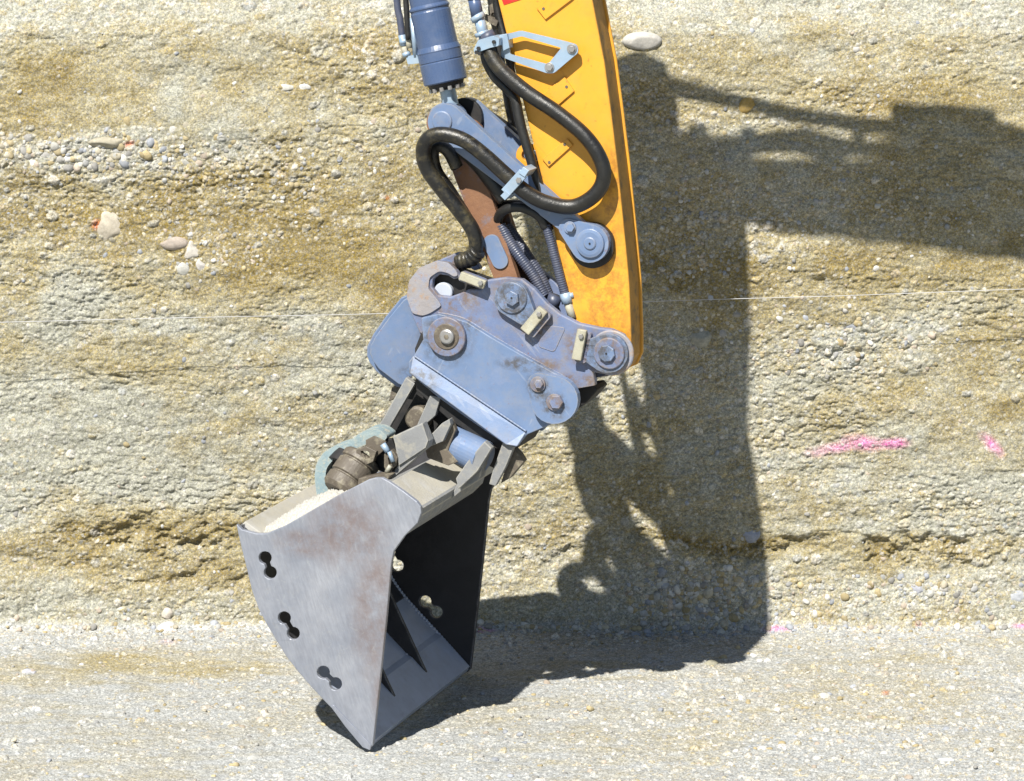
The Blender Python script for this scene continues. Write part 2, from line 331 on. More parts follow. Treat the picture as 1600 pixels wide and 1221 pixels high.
def fbm(x, y, f, o, seed, g=0.5):
    s = 0; a = 1; t = 0
    for k in range(o): s = s+a*vnoise(x*f+k*17.3, y*f+k*9.1, seed+k*31); t += a; a *= g; f *= 2.03
    return s/t
XD = np.arange(-2.75, 3.6, 0.0048)
XL = -2.75-np.cumsum(0.006*1.12**np.arange(0, 78)); XR = 3.6+np.cumsum(0.006*1.12**np.arange(0, 78))
X = np.concatenate([XL[::-1], XD, XR]); X = X[(X > -60) & (X < 62)]
YB = 1.83
cy, cz = [], []
# profile of the sheet: (y, z)
yy = np.concatenate([-0.55-np.cumsum(0.008*1.12**np.arange(0, 74))[::-1], np.arange(-0.55, YB-0.02, 0.0065)])
yy = yy[yy > -60]
gz = np.where(yy < 0.6, 0, 0.004*np.clip((yy-0.6)/(YB-0.6), 0, 1))
gz = gz + np.where(yy < -0.6, 0, 0)
prof = list(zip(yy, gz)); NG = len(prof)
keys = [(YB-0.02, 0.004), (YB+0.012, 0.035), (YB+0.05, 0.28), (YB+0.075, 0.9), (YB+0.09, 1.6), (YB+0.11, 2.2), (YB+0.17, 2.65), (YB+0.38, 3.05), (YB+0.50, 3.6), (YB+0.72, 4.3), (YB+1.3, 4.55), (YB+3, 4.6), (60, 4.8)]
for (a, b), (c, d) in zip(keys, keys[1:]):
    Lg = math.hypot(c-a, d-b); stp = 0.0046 if d < 3.4 else (0.02 if d < 4.5 else 0.3)
    n = max(2, int(Lg/stp))
    if Lg > 20: s = (np.arange(1, 60)/59.0)**2.2
    else: s = np.arange(1, n+1)/n
    prof += [(a+(c-a)*t, b+(d-b)*t) for t in s]
prof = np.array(prof); 
# smooth the profile a little near its corners
for _ in range(6):
    q = prof.copy(); q[1:-1] = (prof[:-2]+2*prof[1:-1]+prof[2:])/4; prof = q
tang = np.gradient(prof, axis=0); tang /= np.linalg.norm(tang, axis=1)[:, None]
nrm2 = np.stack([-tang[:, 1], tang[:, 0]], 1)        # (y, z) normal: up for the ground, towards -y for the bank
S = np.concatenate([[0], np.cumsum(np.linalg.norm(np.diff(prof, axis=0), axis=1))]); S -= S[NG-1]
GX, GS = np.meshgrid(X.astype(np.float32), S.astype(np.float32))
BY = np.repeat(prof[:, 0:1], len(X), 1).astype(np.float32); BZ = np.repeat(prof[:, 1:2], len(X), 1).astype(np.float32)
def proj(x, y, z):
    qx = x-CAM[0]; qy = y-CAM[1]; qz = z-CAM[2]; zc = qy*FW[1]+qz*FW[2]; zc = np.where(zc < 1, 1, zc)
    return CX+FPX*qx/zc, CY-FPX*(qy*UP[1]+qz*UP[2])/zc
UX, UY = proj(GX, BY, BZ)           # layout chart of the strata: where on the bank each patch lies
wob = (fbm(GX, GS, 1.3, 4, 5)-0.5)
def blob(x, y, rx, ry, soft=1.0):
    q = np.sqrt(((UX-x+wob*60)/rx)**2+((UY-y+wob*50+(fbm(GX, GS*2, 5, 3, 9)-0.5)*60)/ry)**2); return np.clip(1.35-q, 0, 1)
def sm(a, b, x): t = np.clip((x-a)/(b-a), 0, 1); return t*t*(3-2*t)
isbank = sm(978, 966, UY+wob*14)
# --- how yellow/brown each patch is (0 pale grey .. 1 ochre)
ye = 0.43 + 0.95*(fbm(GX*0.55, GS*1.4, 2.2, 5, 21)-0.5) + 1.2*(fbm(GX*0.85, GS*1.2, 9, 5, 33, 0.62)-0.5)
ye += -0.45*sm(75, 0, UY) - 0.18*sm(560, 620, UY)*isbank
for b, k in ((blob(330, 250, 420, 190), .16), (blob(1350, 300, 330, 190), .10), (blob(300, 640, 420, 150), -.12), (blob(330, 130, 420, 60), .02), (blob(60, 110, 160, 40), .25), (blob(420, 190, 250, 50), -.15), (blob(140, 240, 210, 40), -.55), (blob(300, 350, 330, 70), .22), (blob(480, 400, 180, 50), .38), (blob(480, 300, 220, 60), .12),
             (blob(80, 350, 110, 60), .35), (blob(150, 500, 400, 40), -.35), (blob(560, 440, 120, 40), .2), (blob(160, 600, 500, 40), .05), (blob(400, 650, 300, 60), .05), (blob(230, 740, 350, 40), -.25),
             (blob(250, 830, 150, 34), .50), (blob(90, 835, 80, 30), .35), (blob(80, 880, 80, 25), .3), (blob(300, 885, 120, 22), .35), (blob(870, 860, 130, 50), .3), (blob(180, 930, 250, 25), -.1),
             (blob(1400, 850, 230, 24), .50), (blob(1500, 870, 150, 26), .4), (blob(1400, 800, 260, 30), -.1), (blob(1250, 160, 260, 60), .15), (blob(1450, 130, 200, 50), .2), (blob(1320, 420, 230, 60), .28), (blob(1520, 420, 120, 60), .2),
             (blob(1080, 330, 130, 120), .1), (blob(1380, 310, 300, 50), .1), (blob(1300, 530, 190, 40), -.2), (blob(1550, 550, 120, 50), .2), (blob(1480, 620, 200, 30), .2), (blob(1040, 650, 110, 60), -.1), (blob(1100, 840, 110, 22), .6), (blob(1500, 740, 160, 30), -.2),
             (blob(1100, 930, 110, 60), -.5), (blob(720, 650, 100, 100), -.2), (blob(820, 830, 80, 40), .2)):
    ye += k*b*isbank
gy = 0.08 + 0.7*(fbm(GX*0.5, GS*1.2, 2.0, 4, 61)-0.5) + 0.5*(fbm(GX*0.7, GS*1.5, 12, 4, 77)-0.5) + 0.35*blob(260, 1040, 300, 26)+0.25*blob(900, 1060, 160, 20)
ye = np.clip(ye*isbank + gy*(1-isbank), 0, 1)[..., None]
pale = np.array([0.435, 0.430, 0.360]); ochre = np.array([0.305, 0.242, 0.112]); midc = np.array([0.400, 0.352, 0.222]); gpale = np.array([0.445, 0.457, 0.450])
ib = isbank[..., None]
lo = pale*ib+gpale*(1-ib)
col = (0.63*np.where(ye < 0.5, lo+(midc-lo)*(ye*2), midc+(ochre-midc)*(ye*2-1))).astype(np.float32)
# --- relief
h = 0.10*(fbm(GX*0.5, GS*0.8, 0.9, 3, 3)-0.5)*isbank
h += 0.020*np.clip(fbm(GX, GS*1.1, 4.5, 5, 43, 0.6)-0.45, -.08, 1)*isbank
strat = fbm(GX*0.7, GS*1.6, 3.0, 4, 41)
h += 0.024*(np.abs(strat-0.5)*2)*isbank - 0.010
h += 0.017*(fbm(GX, GS*1.15, 9, 5, 51, 0.6)-0.5)*(0.35+0.65*isbank)
rough_m = np.clip(0.45+1.6*(fbm(GX*0.6, GS*1.3, 2.6, 3, 91)-0.5), 0.1, 1)*isbank + 0.22*(1-isbank)
rid = 1-np.abs(fbm(GX*0.7, GS*1.4, 22, 4, 71, 0.6)*2-1)
h += -0.012*rough_m*np.clip(rid-0.72, 0, 1)/0.28
# undercut, crumbled brown seams
seam = np.clip(blob(250, 835, 170, 26)+blob(1400, 850, 240, 22)+blob(1090, 850, 130, 18)+0.8*blob(300, 890, 130, 14)+0.6*blob(870, 860, 120, 30)+0.5*blob(80, 880, 80, 14)+0.7*blob(160, 590, 60, 8)+0.5*blob(1500, 880, 120, 16), 0, 1)*isbank
sr = fbm(GX, GS*1.6, 11, 5, 101, 0.6)
h -= 0.033*seam*np.clip((sr-0.42)*4, 0, 1)
col *= (1-0.10*seam*np.clip((sr-0.45)*4, 0, 1))[..., None]
# flat layered tracks on the ground
h += 0.045*np.clip(fbm(GX, GS*1.5, 3.2, 4, 119)-0.42, 0, 1)*sm(1.35, 1.75, BY)*(1-isbank)
h += (1-isbank)*(0.008*(fbm(GX*0.5, GS*1.6, 5, 4, 111)-0.5) + 0.003*(fbm(GX, GS, 20, 3, 113)-0.5))*2
h += (1-isbank)*0.10*(fbm(GX*0.4, GS*1, 0.8, 3, 117)-0.5)*sm(1.2, 3.5, np.abs(BY))
# --- embedded stones as part of the relief, each with its own colour
def pals(t):
    pal = np.array([[0.50, 0.49, 0.44], [0.44, 0.44, 0.42], [0.60, 0.58, 0.52], [0.38, 0.40, 0.42], [0.50, 0.42, 0.24], [0.44, 0.36, 0.19], [0.55, 0.50, 0.38], [0.68, 0.65, 0.60], [0.34, 0.33, 0.30], [0.52, 0.44, 0.33]], np.float32)
    return 0.68*pal[np.minimum((t*10).astype(int), 9)]
grav = np.clip(0.40+2.2*(fbm(GX*0.6, GS*1.4, 1.8, 4, 131)-0.5), 0.05, 1.1)
grav += 0.9*blob(130, 240, 230, 36)+0.4*blob(420, 270, 240, 60)+0.8*blob(1330, 540, 170, 45)+0.6*blob(1080, 330, 120, 80)+0.5*blob(1300, 330, 250, 50)+1.3*blob(1100, 930, 110, 60)+0.7*blob(1450, 925, 170, 30)+0.6*blob(1080, 560, 100, 120)+0.5*blob(300, 370, 120, 40)
grav = grav*isbank + (1-isbank)*(0.20+0.35*sm(700, 1300, UX)*sm(1010, 1080, UY)+0.5*sm(1030, 985, UY)+0.5*(fbm(GX, GS, 1.7, 3, 141)-.4))
mcol = np.zeros_like(col); 
core = (GX > -3.3) & (GX < 4.1) & (BY > -1.3) & (BZ < 3.9)
rows = np.where(core.any(1))[0]; r0, r1 = rows[0], rows[-1]+1; cols = np.where(core.any(0))[0]; c0, c1 = cols[0], cols[-1]+1
sx = GX[r0:r1, c0:c1]; ss = GS[r0:r1, c0:c1]; sg = grav[r0:r1, c0:c1]; hh = h[r0:r1, c0:c1].copy(); cc = col[r0:r1, c0:c1].copy()
for cell, pr, rmin, rmax, hk, cm, seed in ((0.11, 0.30, .16, .28, .42, .85, 1001), (0.06, 0.42, .18, .36, .42, .85, 1101), (0.036, 0.55, .2, .40, .42, .85, 1201), (0.022, 0.6, .24, .46, .42, .8, 1301), (0.0145, 0.8, .3, .5, .42, .75, 1401)):
    sgd = 1+0.7*(1-isbank[r0:r1, c0:c1])
    ix = np.floor(sx/cell); iy = np.floor(ss/cell); best = np.zeros_like(sx); bid = np.zeros_like(sx); bm_ = np.zeros_like(sx)
    for dx in (-1, 0, 1):
        for dy in (-1, 0, 1):
            jx = ix+dx; jy = iy+dy
            px_ = (jx+hsh(jx, jy, seed))*cell; py_ = (jy+hsh(jx, jy, seed+1))*cell
            rr = (rmin+(rmax-rmin)*hsh(jx, jy, seed+2)**1.6)*cell; an = (hsh(jx, jy, seed+3)-0.5)*1.6; asp = 0.55+0.45*hsh(jx, jy, seed+4)
            ex = (sx-px_); ey = (ss-py_); a = (ex*np.cos(an)+ey*np.sin(an))/rr; b = (-ex*np.sin(an)+ey*np.cos(an))/(rr*asp)
            q = (np.abs(a)**2.5+np.abs(b)**2.5)**0.4
            on = (hsh(jx, jy, seed+5) < pr*np.clip(sg, 0, 1.3))
            ht = np.where(on, np.sqrt(np.clip(1-q*q, 0, 1))*rr*asp*hk*sgd*(0.5+0.8*hsh(jx, jy, seed+6)), 0)
            ring = np.where(on, np.exp(-((q-1.08)/0.16)**2)*rr*0.16, 0)
            up = ht > best
            best = np.where(up, ht, best); bid = np.where(up, hsh(jx, jy, seed+7), bid); bm_ = np.maximum(bm_, ring)
    k = sm(0, 0.0012, best)[..., None]*cm
    hh += best - bm_*(best <= 0)*0.9
    pc = pals(bid); tint = cc*1.12
    cc = cc*(1-k) + k*(0.68*pc+0.32*tint)
h[r0:r1, c0:c1] = hh; col[r0:r1, c0:c1] = cc
# small dark crumb pits and speckle
sp = fbm(GX, GS, 75, 2, 201); h += (fbm(GX, GS, 60, 3, 205)-0.5)*0.0055*(0.45+0.55*isbank); col *= (0.86+0.28*sp)[..., None]
# --- pink spray paint marks on the soil
def spray(x, y, rx, ry, rot=0.0, k=1.0):
    a = (UX-x)*math.cos(rot)+(UY-y)*math.sin(rot); b = -(UX-x)*math.sin(rot)+(UY-y)*math.cos(rot)
    q = np.sqrt((a/rx)**2+(b/ry)**2)+(fbm(GX, GS, 12, 4, 301)-0.5)*1.1; return np.clip(1.2-q*.85, 0, 1)**1.3*k*.85
pk = np.maximum.reduce([spray(1318, 700, 40, 8, -.12, .75), spray(1350, 695, 32, 13, 0, .95), spray(1395, 694, 34, 8, -.05, .95), spray(1549, 694, 9, 22, -.75, 1.0), spray(1290, 706, 30, 8, -.2, .4), spray(1215, 981, 26, 4, 0, .8), spray(1600, 977, 20, 4, 0, .8), spray(1436, 974, 6, 4, 0, .6), spray(755, 985, 20, 4, 0, .6), spray(262, 1000, 16, 6, 0, .12)])[..., None]
col = col*(1-pk)+pk*np.array([0.55, 0.18, 0.38])
rk = np.maximum.reduce([spray(150, 352, 6, 7, 0, .9), spray(202, 225, 8, 4, -.4, .8), spray(605, 310, 5, 4, 0, .6), spray(1384, 1078, 6, 4, 0, .5)])[..., None]
col = col*(1-rk)+rk*np.array([0.45, 0.12, 0.05])
wr = (0.6+0.4*sm(0.0, 1.0, np.abs(GS)*8))
NYn = nrm2[:, 0:1]; NZn = nrm2[:, 1:2]
VX = GX; VY = BY+h*NYn; VZ = BZ+h*NZn
def ground_z(x, y):
    j = min(len(X)-1, max(0, np.searchsorted(X, x))); i = int(np.argmin(np.abs(VY[:NG, j]-y))); return float(VZ[i, j])
def sheet(name, i0, i1):
    vx = VX[i0:i1]; n, m = vx.shape
    co = np.stack([vx, VY[i0:i1], VZ[i0:i1]], -1).astype(np.float32).reshape(-1)
    me = bpy.data.meshes.new(name); me.vertices.add(n*m); me.vertices.foreach_set('co', co)
    a = (np.arange(n-1)[:, None]*m+np.arange(m-1)[None, :]).reshape(-1).astype(np.int32)
    q = np.stack([a, a+1, a+m+1, a+m], 1)
    me.loops.add(q.size); me.loops.foreach_set('vertex_index', q.reshape(-1)); me.polygons.add(len(q))
    me.polygons.foreach_set('loop_start', np.arange(0, q.size, 4, dtype=np.int32)); me.polygons.foreach_set('use_smooth', np.ones(len(q), bool))
    me.update(calc_edges=True)
    ca = me.color_attributes.new('Col', 'FLOAT_COLOR', 'POINT')
    rgba = np.concatenate([col[i0:i1], np.ones((n, m, 1))], -1).astype(np.float32); ca.data.foreach_set('color', rgba.reshape(-1))
    me.materials.append(M['soil']); o = bpy.data.objects.new(name, me); C.objects.link(o); o['kind'] = 'structure'; return o
sheet('ground', 0, NG); sheet('earth_bank', NG-1, len(prof))

# ---------------------------------------------------------------- stones
ICO = {}
def ico(sub):
    if sub not in ICO:
        b = bmesh.new(); bmesh.ops.create_icosphere(b, subdivisions=sub, radius=1); ICO[sub] = (np.array([v.co[:] for v in b.verts]), np.array([[v.index for v in f.verts] for f in b.faces])); b.free()
    return ICO[sub]
def stone_vf(c, r, sub, rng, nrm, flat=0.6, elong=None):
    V, F = ico(sub); V = V.copy()
    for _ in range(3 if elong else 7):                      # plane cuts give worn facets
        n = rng.normal(size=3); n /= np.linalg.norm(n); dd = rng.uniform(.62, .9); q = V@n-dd; V -= np.where(q > 0, q, 0)[:, None]*n*0.85
    V *= np.array([1, rng.uniform(.7, .95), flat*rng.uniform(.8, 1.2)])*r
    if elong: return V@np.diag([1.12, 1, 1])@np.array([[1, 0, 0], [0, 0, -1], [0, -1, 0]])@np.diag([1, 1, elong])+np.array(c), F
    nrm = Vector(nrm); R = nrm.to_track_quat('Z', 'X').to_matrix() @ Matrix.Rotation(rng.uniform(0, 6.28), 3, 'Z')
    return V@np.array(R).T+np.array(c), F
def sheet_at(px, py):                        # point and normal on the relief near a chart position
    j = int(np.argmin(np.abs(X - 0)));
    # search the core grid
    d = (UXc-px)**2+(UYc-py)**2; i, j = np.unravel_index(np.argmin(d), d.shape); i = i*4+r0; j = j*4+c0
    return np.array([VX[i, j], VY[i, j], VZ[i, j]]), np.array([0, nrm2[i, 0], nrm2[i, 1]])
UXc = UX[r0:r1:4, c0:c1:4]; UYc = UY[r0:r1:4, c0:c1:4]
def stone_mesh(name, specs, sub=2, flat=0.6, seed=1, elong=None):
    rng = np.random.default_rng(seed); VV = []; FF = []; CCs = []; n = 0
    for c, nm, r, colr in specs:
        V, F = stone_vf(c, r, sub, rng, nm, flat, elong); VV.append(V); FF.append(F+n); n += len(V); CCs.append(np.tile(np.append(colr, 1), (len(V), 1)))
    V = np.concatenate(VV).astype(np.float32); F = np.concatenate(FF).astype(np.int32); cl = np.concatenate(CCs).astype(np.float32)
    me = bpy.data.meshes.new(name); me.vertices.add(len(V)); me.vertices.foreach_set('co', V.reshape(-1)); me.loops.add(F.size); me.loops.foreach_set('vertex_index', F.reshape(-1))
    me.polygons.add(len(F)); me.polygons.foreach_set('loop_start', np.arange(0, F.size, 3, dtype=np.int32)); me.polygons.foreach_set('use_smooth', np.ones(len(F), bool)); me.update(calc_edges=True)
    ca = me.color_attributes.new('Col', 'FLOAT_COLOR', 'POINT'); ca.data.foreach_set('color', cl.reshape(-1)); me.materials.append(M['stone'])
    o = bpy.data.objects.new(name, me); C.objects.link(o); return o
rng = np.random.default_rng(5)
PAL = np.array([[.50,.49,.45], [.46,.46,.45], [.60,.58,.54], [.40,.42,.46], [.50,.42,.26], [.46,.38,.22], [.56,.51,.40], [.66,.64,.60], [.36,.35,.33], [.52,.44,.36]])
specs = []
clusters = [(150, 240, 170, 30, 240, .010, .030), (400, 260, 230, 60, 160, .007, .018), (1330, 530, 150, 45, 130, .009, .026), (1080, 930, 95, 45, 420, .010, .030), (1450, 925, 160, 28, 110, .009, .026),
            (1100, 350, 120, 90, 150, .008, .018), (1300, 320, 250, 50, 120, .008, .018), (1080, 560, 80, 120, 90, .007, .018), (300, 380, 90, 40, 40, .008, .02), (1400, 1090, 260, 70, 130, .005, .016), (800, 990, 800, 14, 160, .005, .016),
            (800, 300, 900, 330, 1300, .004, .017), (800, 750, 900, 240, 900, .004, .015), (800, 978, 1000, 14, 620, .005, .022), (800, 1000, 1000, 14, 260, .004, .018), (700, 600, 1000, 500, 260, .010, .022), (800, 1100, 800, 110, 700, .003, .014), (1350, 1120, 320, 90, 330, .004, .021), (250, 1120, 300, 80, 170, .004, .018), (850, 1150, 300, 60, 120, .004, .018), (250, 970, 250, 20, 60, .006, .018), (1260, 950, 60, 30, 50, .008, .02)]
for x, y, rx, ry, n, ra, rb in clusters:
    for _ in range(n):
        px = x+rx*rng.normal()*.6; py = y+ry*rng.normal()*.6
        if not (-60 < px < 1700 and -40 < py < 1260): continue
        c, nm = sheet_at(px, py); r = ra+(rb-ra)*rng.random()**2.2; specs.append((c-nm*r*(.35 if py < 975 else .05), nm+rng.normal(size=3)*.25, r, PAL[rng.integers(10)]*rng.uniform(.52, .80)))
g = stone_mesh('gravel', specs, 2, .62, 3); g['kind'] = 'stuff'; g['label'] = 'loose pale gravel and pebbles stuck in the bank and strewn on the ground'; g['category'] = 'gravel'
big = [(172, 357, 24, (.60, .54, .44), 'large rounded cream stone with a red chip in the bank at left'), (275, 378, 19, (.52, .45, .39), 'pinkish flat stone at the left beside a cream stone pair'), (300, 392, 17, (.66, .62, .56), 'cream oval stone just under the pinkish flat stone'),
       (288, 420, 10, (.66, .65, .60), 'small white stone below the cream oval stone at left'), (316, 416, 10, (.66, .63, .60), 'small white stone right of its twin below the oval stone'), (445, 134, 10, (.70, .68, .62), 'round white pebble left of another white pebble near the top'),
       (472, 136, 9, (.68, .67, .65), 'flat white pebble right of the round white one near the top'), (1002, 62, 26, (.62, .60, .56), 'pale flat slab of stone near the top right of the yellow arm'), (1170, 166, 15, (.60, .42, .15), 'orange yellow round stone in the sunlit gap between the shadows'),
       (170, 224, 26, (.50, .46, .36), 'long flat tan stone among the pale pebbles at far left'), (1325, 512, 15, (.48, .50, .56), 'blue grey stone in the sunlit bank above the pink paint'), (1095, 530, 17, (.46, .45, .38), 'buff stone in the shadow right of the coupler'),
       (258, 980, 14, (.72, .71, .70), 'white stone at the foot of the bank left of the bucket'), (258, 962, 10, (.66, .60, .52), 'cream stone directly above the white one at the bank foot'), (1290, 1084, 13, (.72, .70, .64), 'white stone on the ground right of the bucket'),
       (1213, 1108, 9, (.74, .73, .70), 'small white stone on the ground left of the larger white stone'), (1478, 1184, 14, (.66, .68, .68), 'flat pale stone on the ground at the lower right corner'), (1108, 1032, 16, (.40, .38, .29), 'olive stone on the ground just outside the edge of the shadow'),
       (396, 1178, 15, (.56, .56, .53), 'grey stone on the ground at lower left'), (360, 1175, 10, (.50, .46, .33), 'tan stone beside the grey stone on the ground at lower left'), (45, 1046, 13, (.55, .55, .60), 'pale lilac stone on the ground at the far left edge'),
       (1438, 924, 13, (.47, .48, .54), 'bluish stone low in the bank at right'), (1480, 944, 9, (.60, .56, .40), 'yellowish stone right of the bluish one low in the bank'), (1172, 836, 15, (.42, .45, .54), 'bluish stone in the shadow near its right edge'),
       (1562, 1060, 0, (.5, .5, .5), ''), (1590, 935, 13, (.50, .52, .56), 'grey blue stone low in the bank at the right edge')]
for i, (x, y, r, cl, lb) in enumerate(big):
    if not r: continue
    c, nm = sheet_at(x, y); rr = r*1.05/FPX*(12.2+c[1]); o = stone_mesh('stone', [((0, 0, 0), nm, rr, np.array(cl)*.62)], 4, .42, 50+i, {1002: .55, 170: .45, 275: .75, 445: .85, 472: .65, 1478: .5}.get(x))
    o.location = tuple(c-nm*rr*.14); o['label'] = lb; o['category'] = 'stone'; o['group'] = 'larger stones in the bank and on the ground'
# white levelling string stretched along the bank
sy = 1.70
pts = [Yp(-160, 508, YB+.12), Yp(-120, 507, sy), Yp(0, 504, sy), Yp(300, 496.5, sy), Yp(640, 489, sy), Yp(1000, 472, sy), Yp(1300, 463, sy), Yp(1600, 452, sy), Yp(1740, 448, sy), Yp(1780, 447, YB+.16)]
v, f = tube_vf(pts, 0.0015, 6, sub=6); o = make('string', v, f, M['string'], None, smooth=True); o['label'] = 'thin white string stretched level across the earth bank'; o['category'] = 'string'

# ================================================================ EXCAVATOR ARM
DC = 0.75
ex = thing('excavator', 'yellow excavator arm with blue grey cylinder and black hoses reaching down into frame', 'excavator', tuple(P(948, 553, DC)))
def over(x, y, d):               # machine-plane position whose shadow falls at x, y of the chart on the bank
    q = Yp(x, y, YB+.09); dd = d-0.15; k = (q@WV-dd)/(np.array(SD)@WV); p = q-np.array(SD)*k; a = pix(p); return (float(a[0]), float(a[1]))
st = [(944, 98), (925, 0), over(1161, 480, DC), over(1158, 352, DC), over(1120, 300, DC), over(1052, 250, DC), over(1042, 165, DC), over(1022, 100, DC), over(985, 82, DC), over(940, 92, DC), over(890, 150, DC), (778, 0), (848, 285), (874, 400), (898, 498), (905, 545), (915, 566), (935, 583), (958, 588), (977, 581), (986, 562), (986, 527), (983, 445), (979, 400), (965, 262), (955, 180)]
SD0, SD1 = 0.66, 0.84
def stick():
    V = []
    # two side plates with a recessed cover between them and the tip boss
    near = prism3([[P(x, y, SD0) for x, y in st]], WV*0.014); far = prism3([[P(x, y, SD0)+WV*(SD1-SD0-.014) for x, y in st]], WV*0.014)
    ins = []
    c = np.mean(np.array(st), 0); n = len(st)
    for i in range(n):
        p0, p1, p2 = (np.array(st[k % n], float) for k in (i-1, i, i+1)); t = (p2-p0)/np.linalg.norm(p2-p0); s = 1 if area(st) > 0 else -1
        ins.append(tuple(p1+np.array([-t[1], t[0]])*3.5*s))
    mid = prism3([[P(x, y, SD0)+WV*0.014 for x, y in ins]], WV*(SD1-SD0-.028))
    return near, mid, far
near, mid, far = stick()
make('stick', *near, M['yellow'], ex, 0.004)
stk = [o for o in C.objects if o.name == 'stick'][0]
make('cover_plate', *mid, M['yellow_dirty'], stk, 0.002); make('side_plate', *far, M['yellow'], stk, 0.004)
for pts in ([(838, 13), (852, 31), (893, 0), (905, -12), (890, -30)], [(846, 150), (881, 119), (897, 143), (868, 168), (860, 172)], [(847, 249), (886, 217), (895, 227), (857, 261)]):
    plate('pad', pts, SD0-.009, .010, M['yellow'], stk, .0015)
for c in ((849, 14), (885, 136), (882, 226), (858, 254)):
    disc('plug', c, SD0-.011, [(2.2, 0), (2.4, .003)], M['brown'], stk, 12, 0)
plate('red_sticker', [(781, -8), (787, 8), (822, -3), (845, -14), (830, -30)], SD0-.0025, .003, M['red'], stk, 0)
ring = [(823+17*math.cos(a), 243+18*math.sin(a)) for a in np.linspace(math.pi*.38, math.pi*1.62, 18)]
rin = [(823+8*math.cos(a), 243+9*math.sin(a)) for a in np.linspace(math.pi*1.62, math.pi*.38, 14)]
plate('lifting_eye', ring+[(842, 226), (842, 235)]+rin+[(838, 252), (840, 260)], SD0+.03, .03, M['yellow'], stk, .002)
# galvanised hose bracket
br = plate('hose_bracket', rnd([(787, 55), (813, 48), (884, 65), (901, 70), (904, 82), (865, 115), (855, 115), (782, 89)], 5), SD0-.045, .010, M['zinc'], ex, .0015, holes=[rnd([(795, 62), (815, 57), (877, 75), (856, 101), (797, 85)], 3)])
for c in ((893, 77), (858, 106)):
    b_ = merge([disc_vf(c, SD0-.050, [(7.5, 0), (7.5, .006)], 24), disc_vf(c, SD0-.058, [(5, 0), (5, .010)], 6)])
    make('bolt', *b_, M['bolt'], br, .001)
    disc('spacer', c, SD0-.036, [(6, 0), (6, .036)], M['yellow'], br, 16, 0)
plate('tab', [(780, 55), (792, 53), (796, 75), (786, 80)], SD0-.06, .05, M['zinc'], br, .001)
# pins and caps on the stick
pc = plate('link_pin_keeper', tear((921, 381), 30, (888, 357), 15), SD0-.062, .035, M['blue'], ex, .004)
disc('pin_cap', (921, 381), SD0-.075, [(17, 0), (22, .003), (23, .02)], M['blue'], pc, 36)
disc('pin_cap', (921, 381), SD0-.081, [(8, 0), (10, .003), (10, .01)], M['blue'], pc, 20)
disc('grease_nipple', (921, 381), SD0-.084, [(1.5, 0), (1.5, .005)], M['black'], pc, 10, 0)
make('bolt', *merge([disc_vf((890, 356), SD0-.07, [(9.5, 0), (9.5, .012)], 24), disc_vf((890, 356), SD0-.082, [(7, 0), (7, .02)], 6)]), M['blue'], pc, .001)
disc('boss', (924, 384), SD0-.028, [(35, 0), (35, .03)], M['black'], stk, 40)
# the bucket cylinder
ax = Vector(P(697, 131, DC))-Vector(P(672, 16, DC)); LEN = ax.length; ax.normalize(); base = Vector(P(697, 131, DC))
def along(prof, n=40):       # prof (radius px, distance px up from the gland end)
    e1 = Vector(WV); e2 = ax.cross(e1); V = []; F = []
    for r, s in prof:
        for i in range(n):
            a = 2*math.pi*i/n; V.append(base-ax*s*PX+(e1*math.cos(a)+e2*math.sin(a))*r*PX)
    for k in range(len(prof)-1):
        for i in range(n):
            j = (i+1) % n; F.append((k*n+i, k*n+j, (k+1)*n+j, (k+1)*n+i))
    F.append(tuple(range(n))); F.append(tuple(range((len(prof)-1)*n, len(prof)*n))); return V, F
cyl = make('bucket_cylinder', *along([(32.5, 2), (34, 4), (34, 34), (33.2, 34.5), (33.2, 36), (34, 36.5), (34, 50), (34.6, 52), (33.6, 55), (31.6, 60), (31, 112), (30, 114), (30, 116), (31.4, 118), (31.4, 120), (28.5, 124), (28, 430), (20, 440)]), M['cyl'], ex, .0008)
plate('cylinder_lug', rnd([(588, -330), (632, -318), (700, -230), (790, -110), (800, -300)], 12), DC-.05, .10, M['yellow'], ex, .004)
make('gland', *along([(26, -5), (29, 2.5)]), M['black'], cyl)
make('rod_seal', *along([(15, -9), (18, -4)]), M['black'], cyl)
make('rod', *along([(12.5, -34), (12.5, -8)]), M['zinc'], cyl)
for k in range(12):
    a = 2*math.pi*k/12; e1 = Vector(WV); e2 = ax.cross(e1); o_ = base+(e1*math.cos(a)+e2*math.sin(a))*25*PX+ax*4*PX
    make('gland_bolt', *tube_vf([np.array(o_), np.array(o_+ax*6*PX)], 3.6*PX, 8, sub=0), M['bolt'], cyl)
make('orange_label', *along([(31.8, 100), (31.8, 119)], 40), M['orange'], cyl) if False else plate('orange_label', [(640, -4), (644, -4), (648, 17), (643, 18)], DC-.03, .01, M['orange'], cyl, .001)
make('rod_eye', *disc_vf((694, 190), DC-.045, [(27, 0), (28, .005), (28, .085), (27, .09)], 36), M['blue'], cyl)
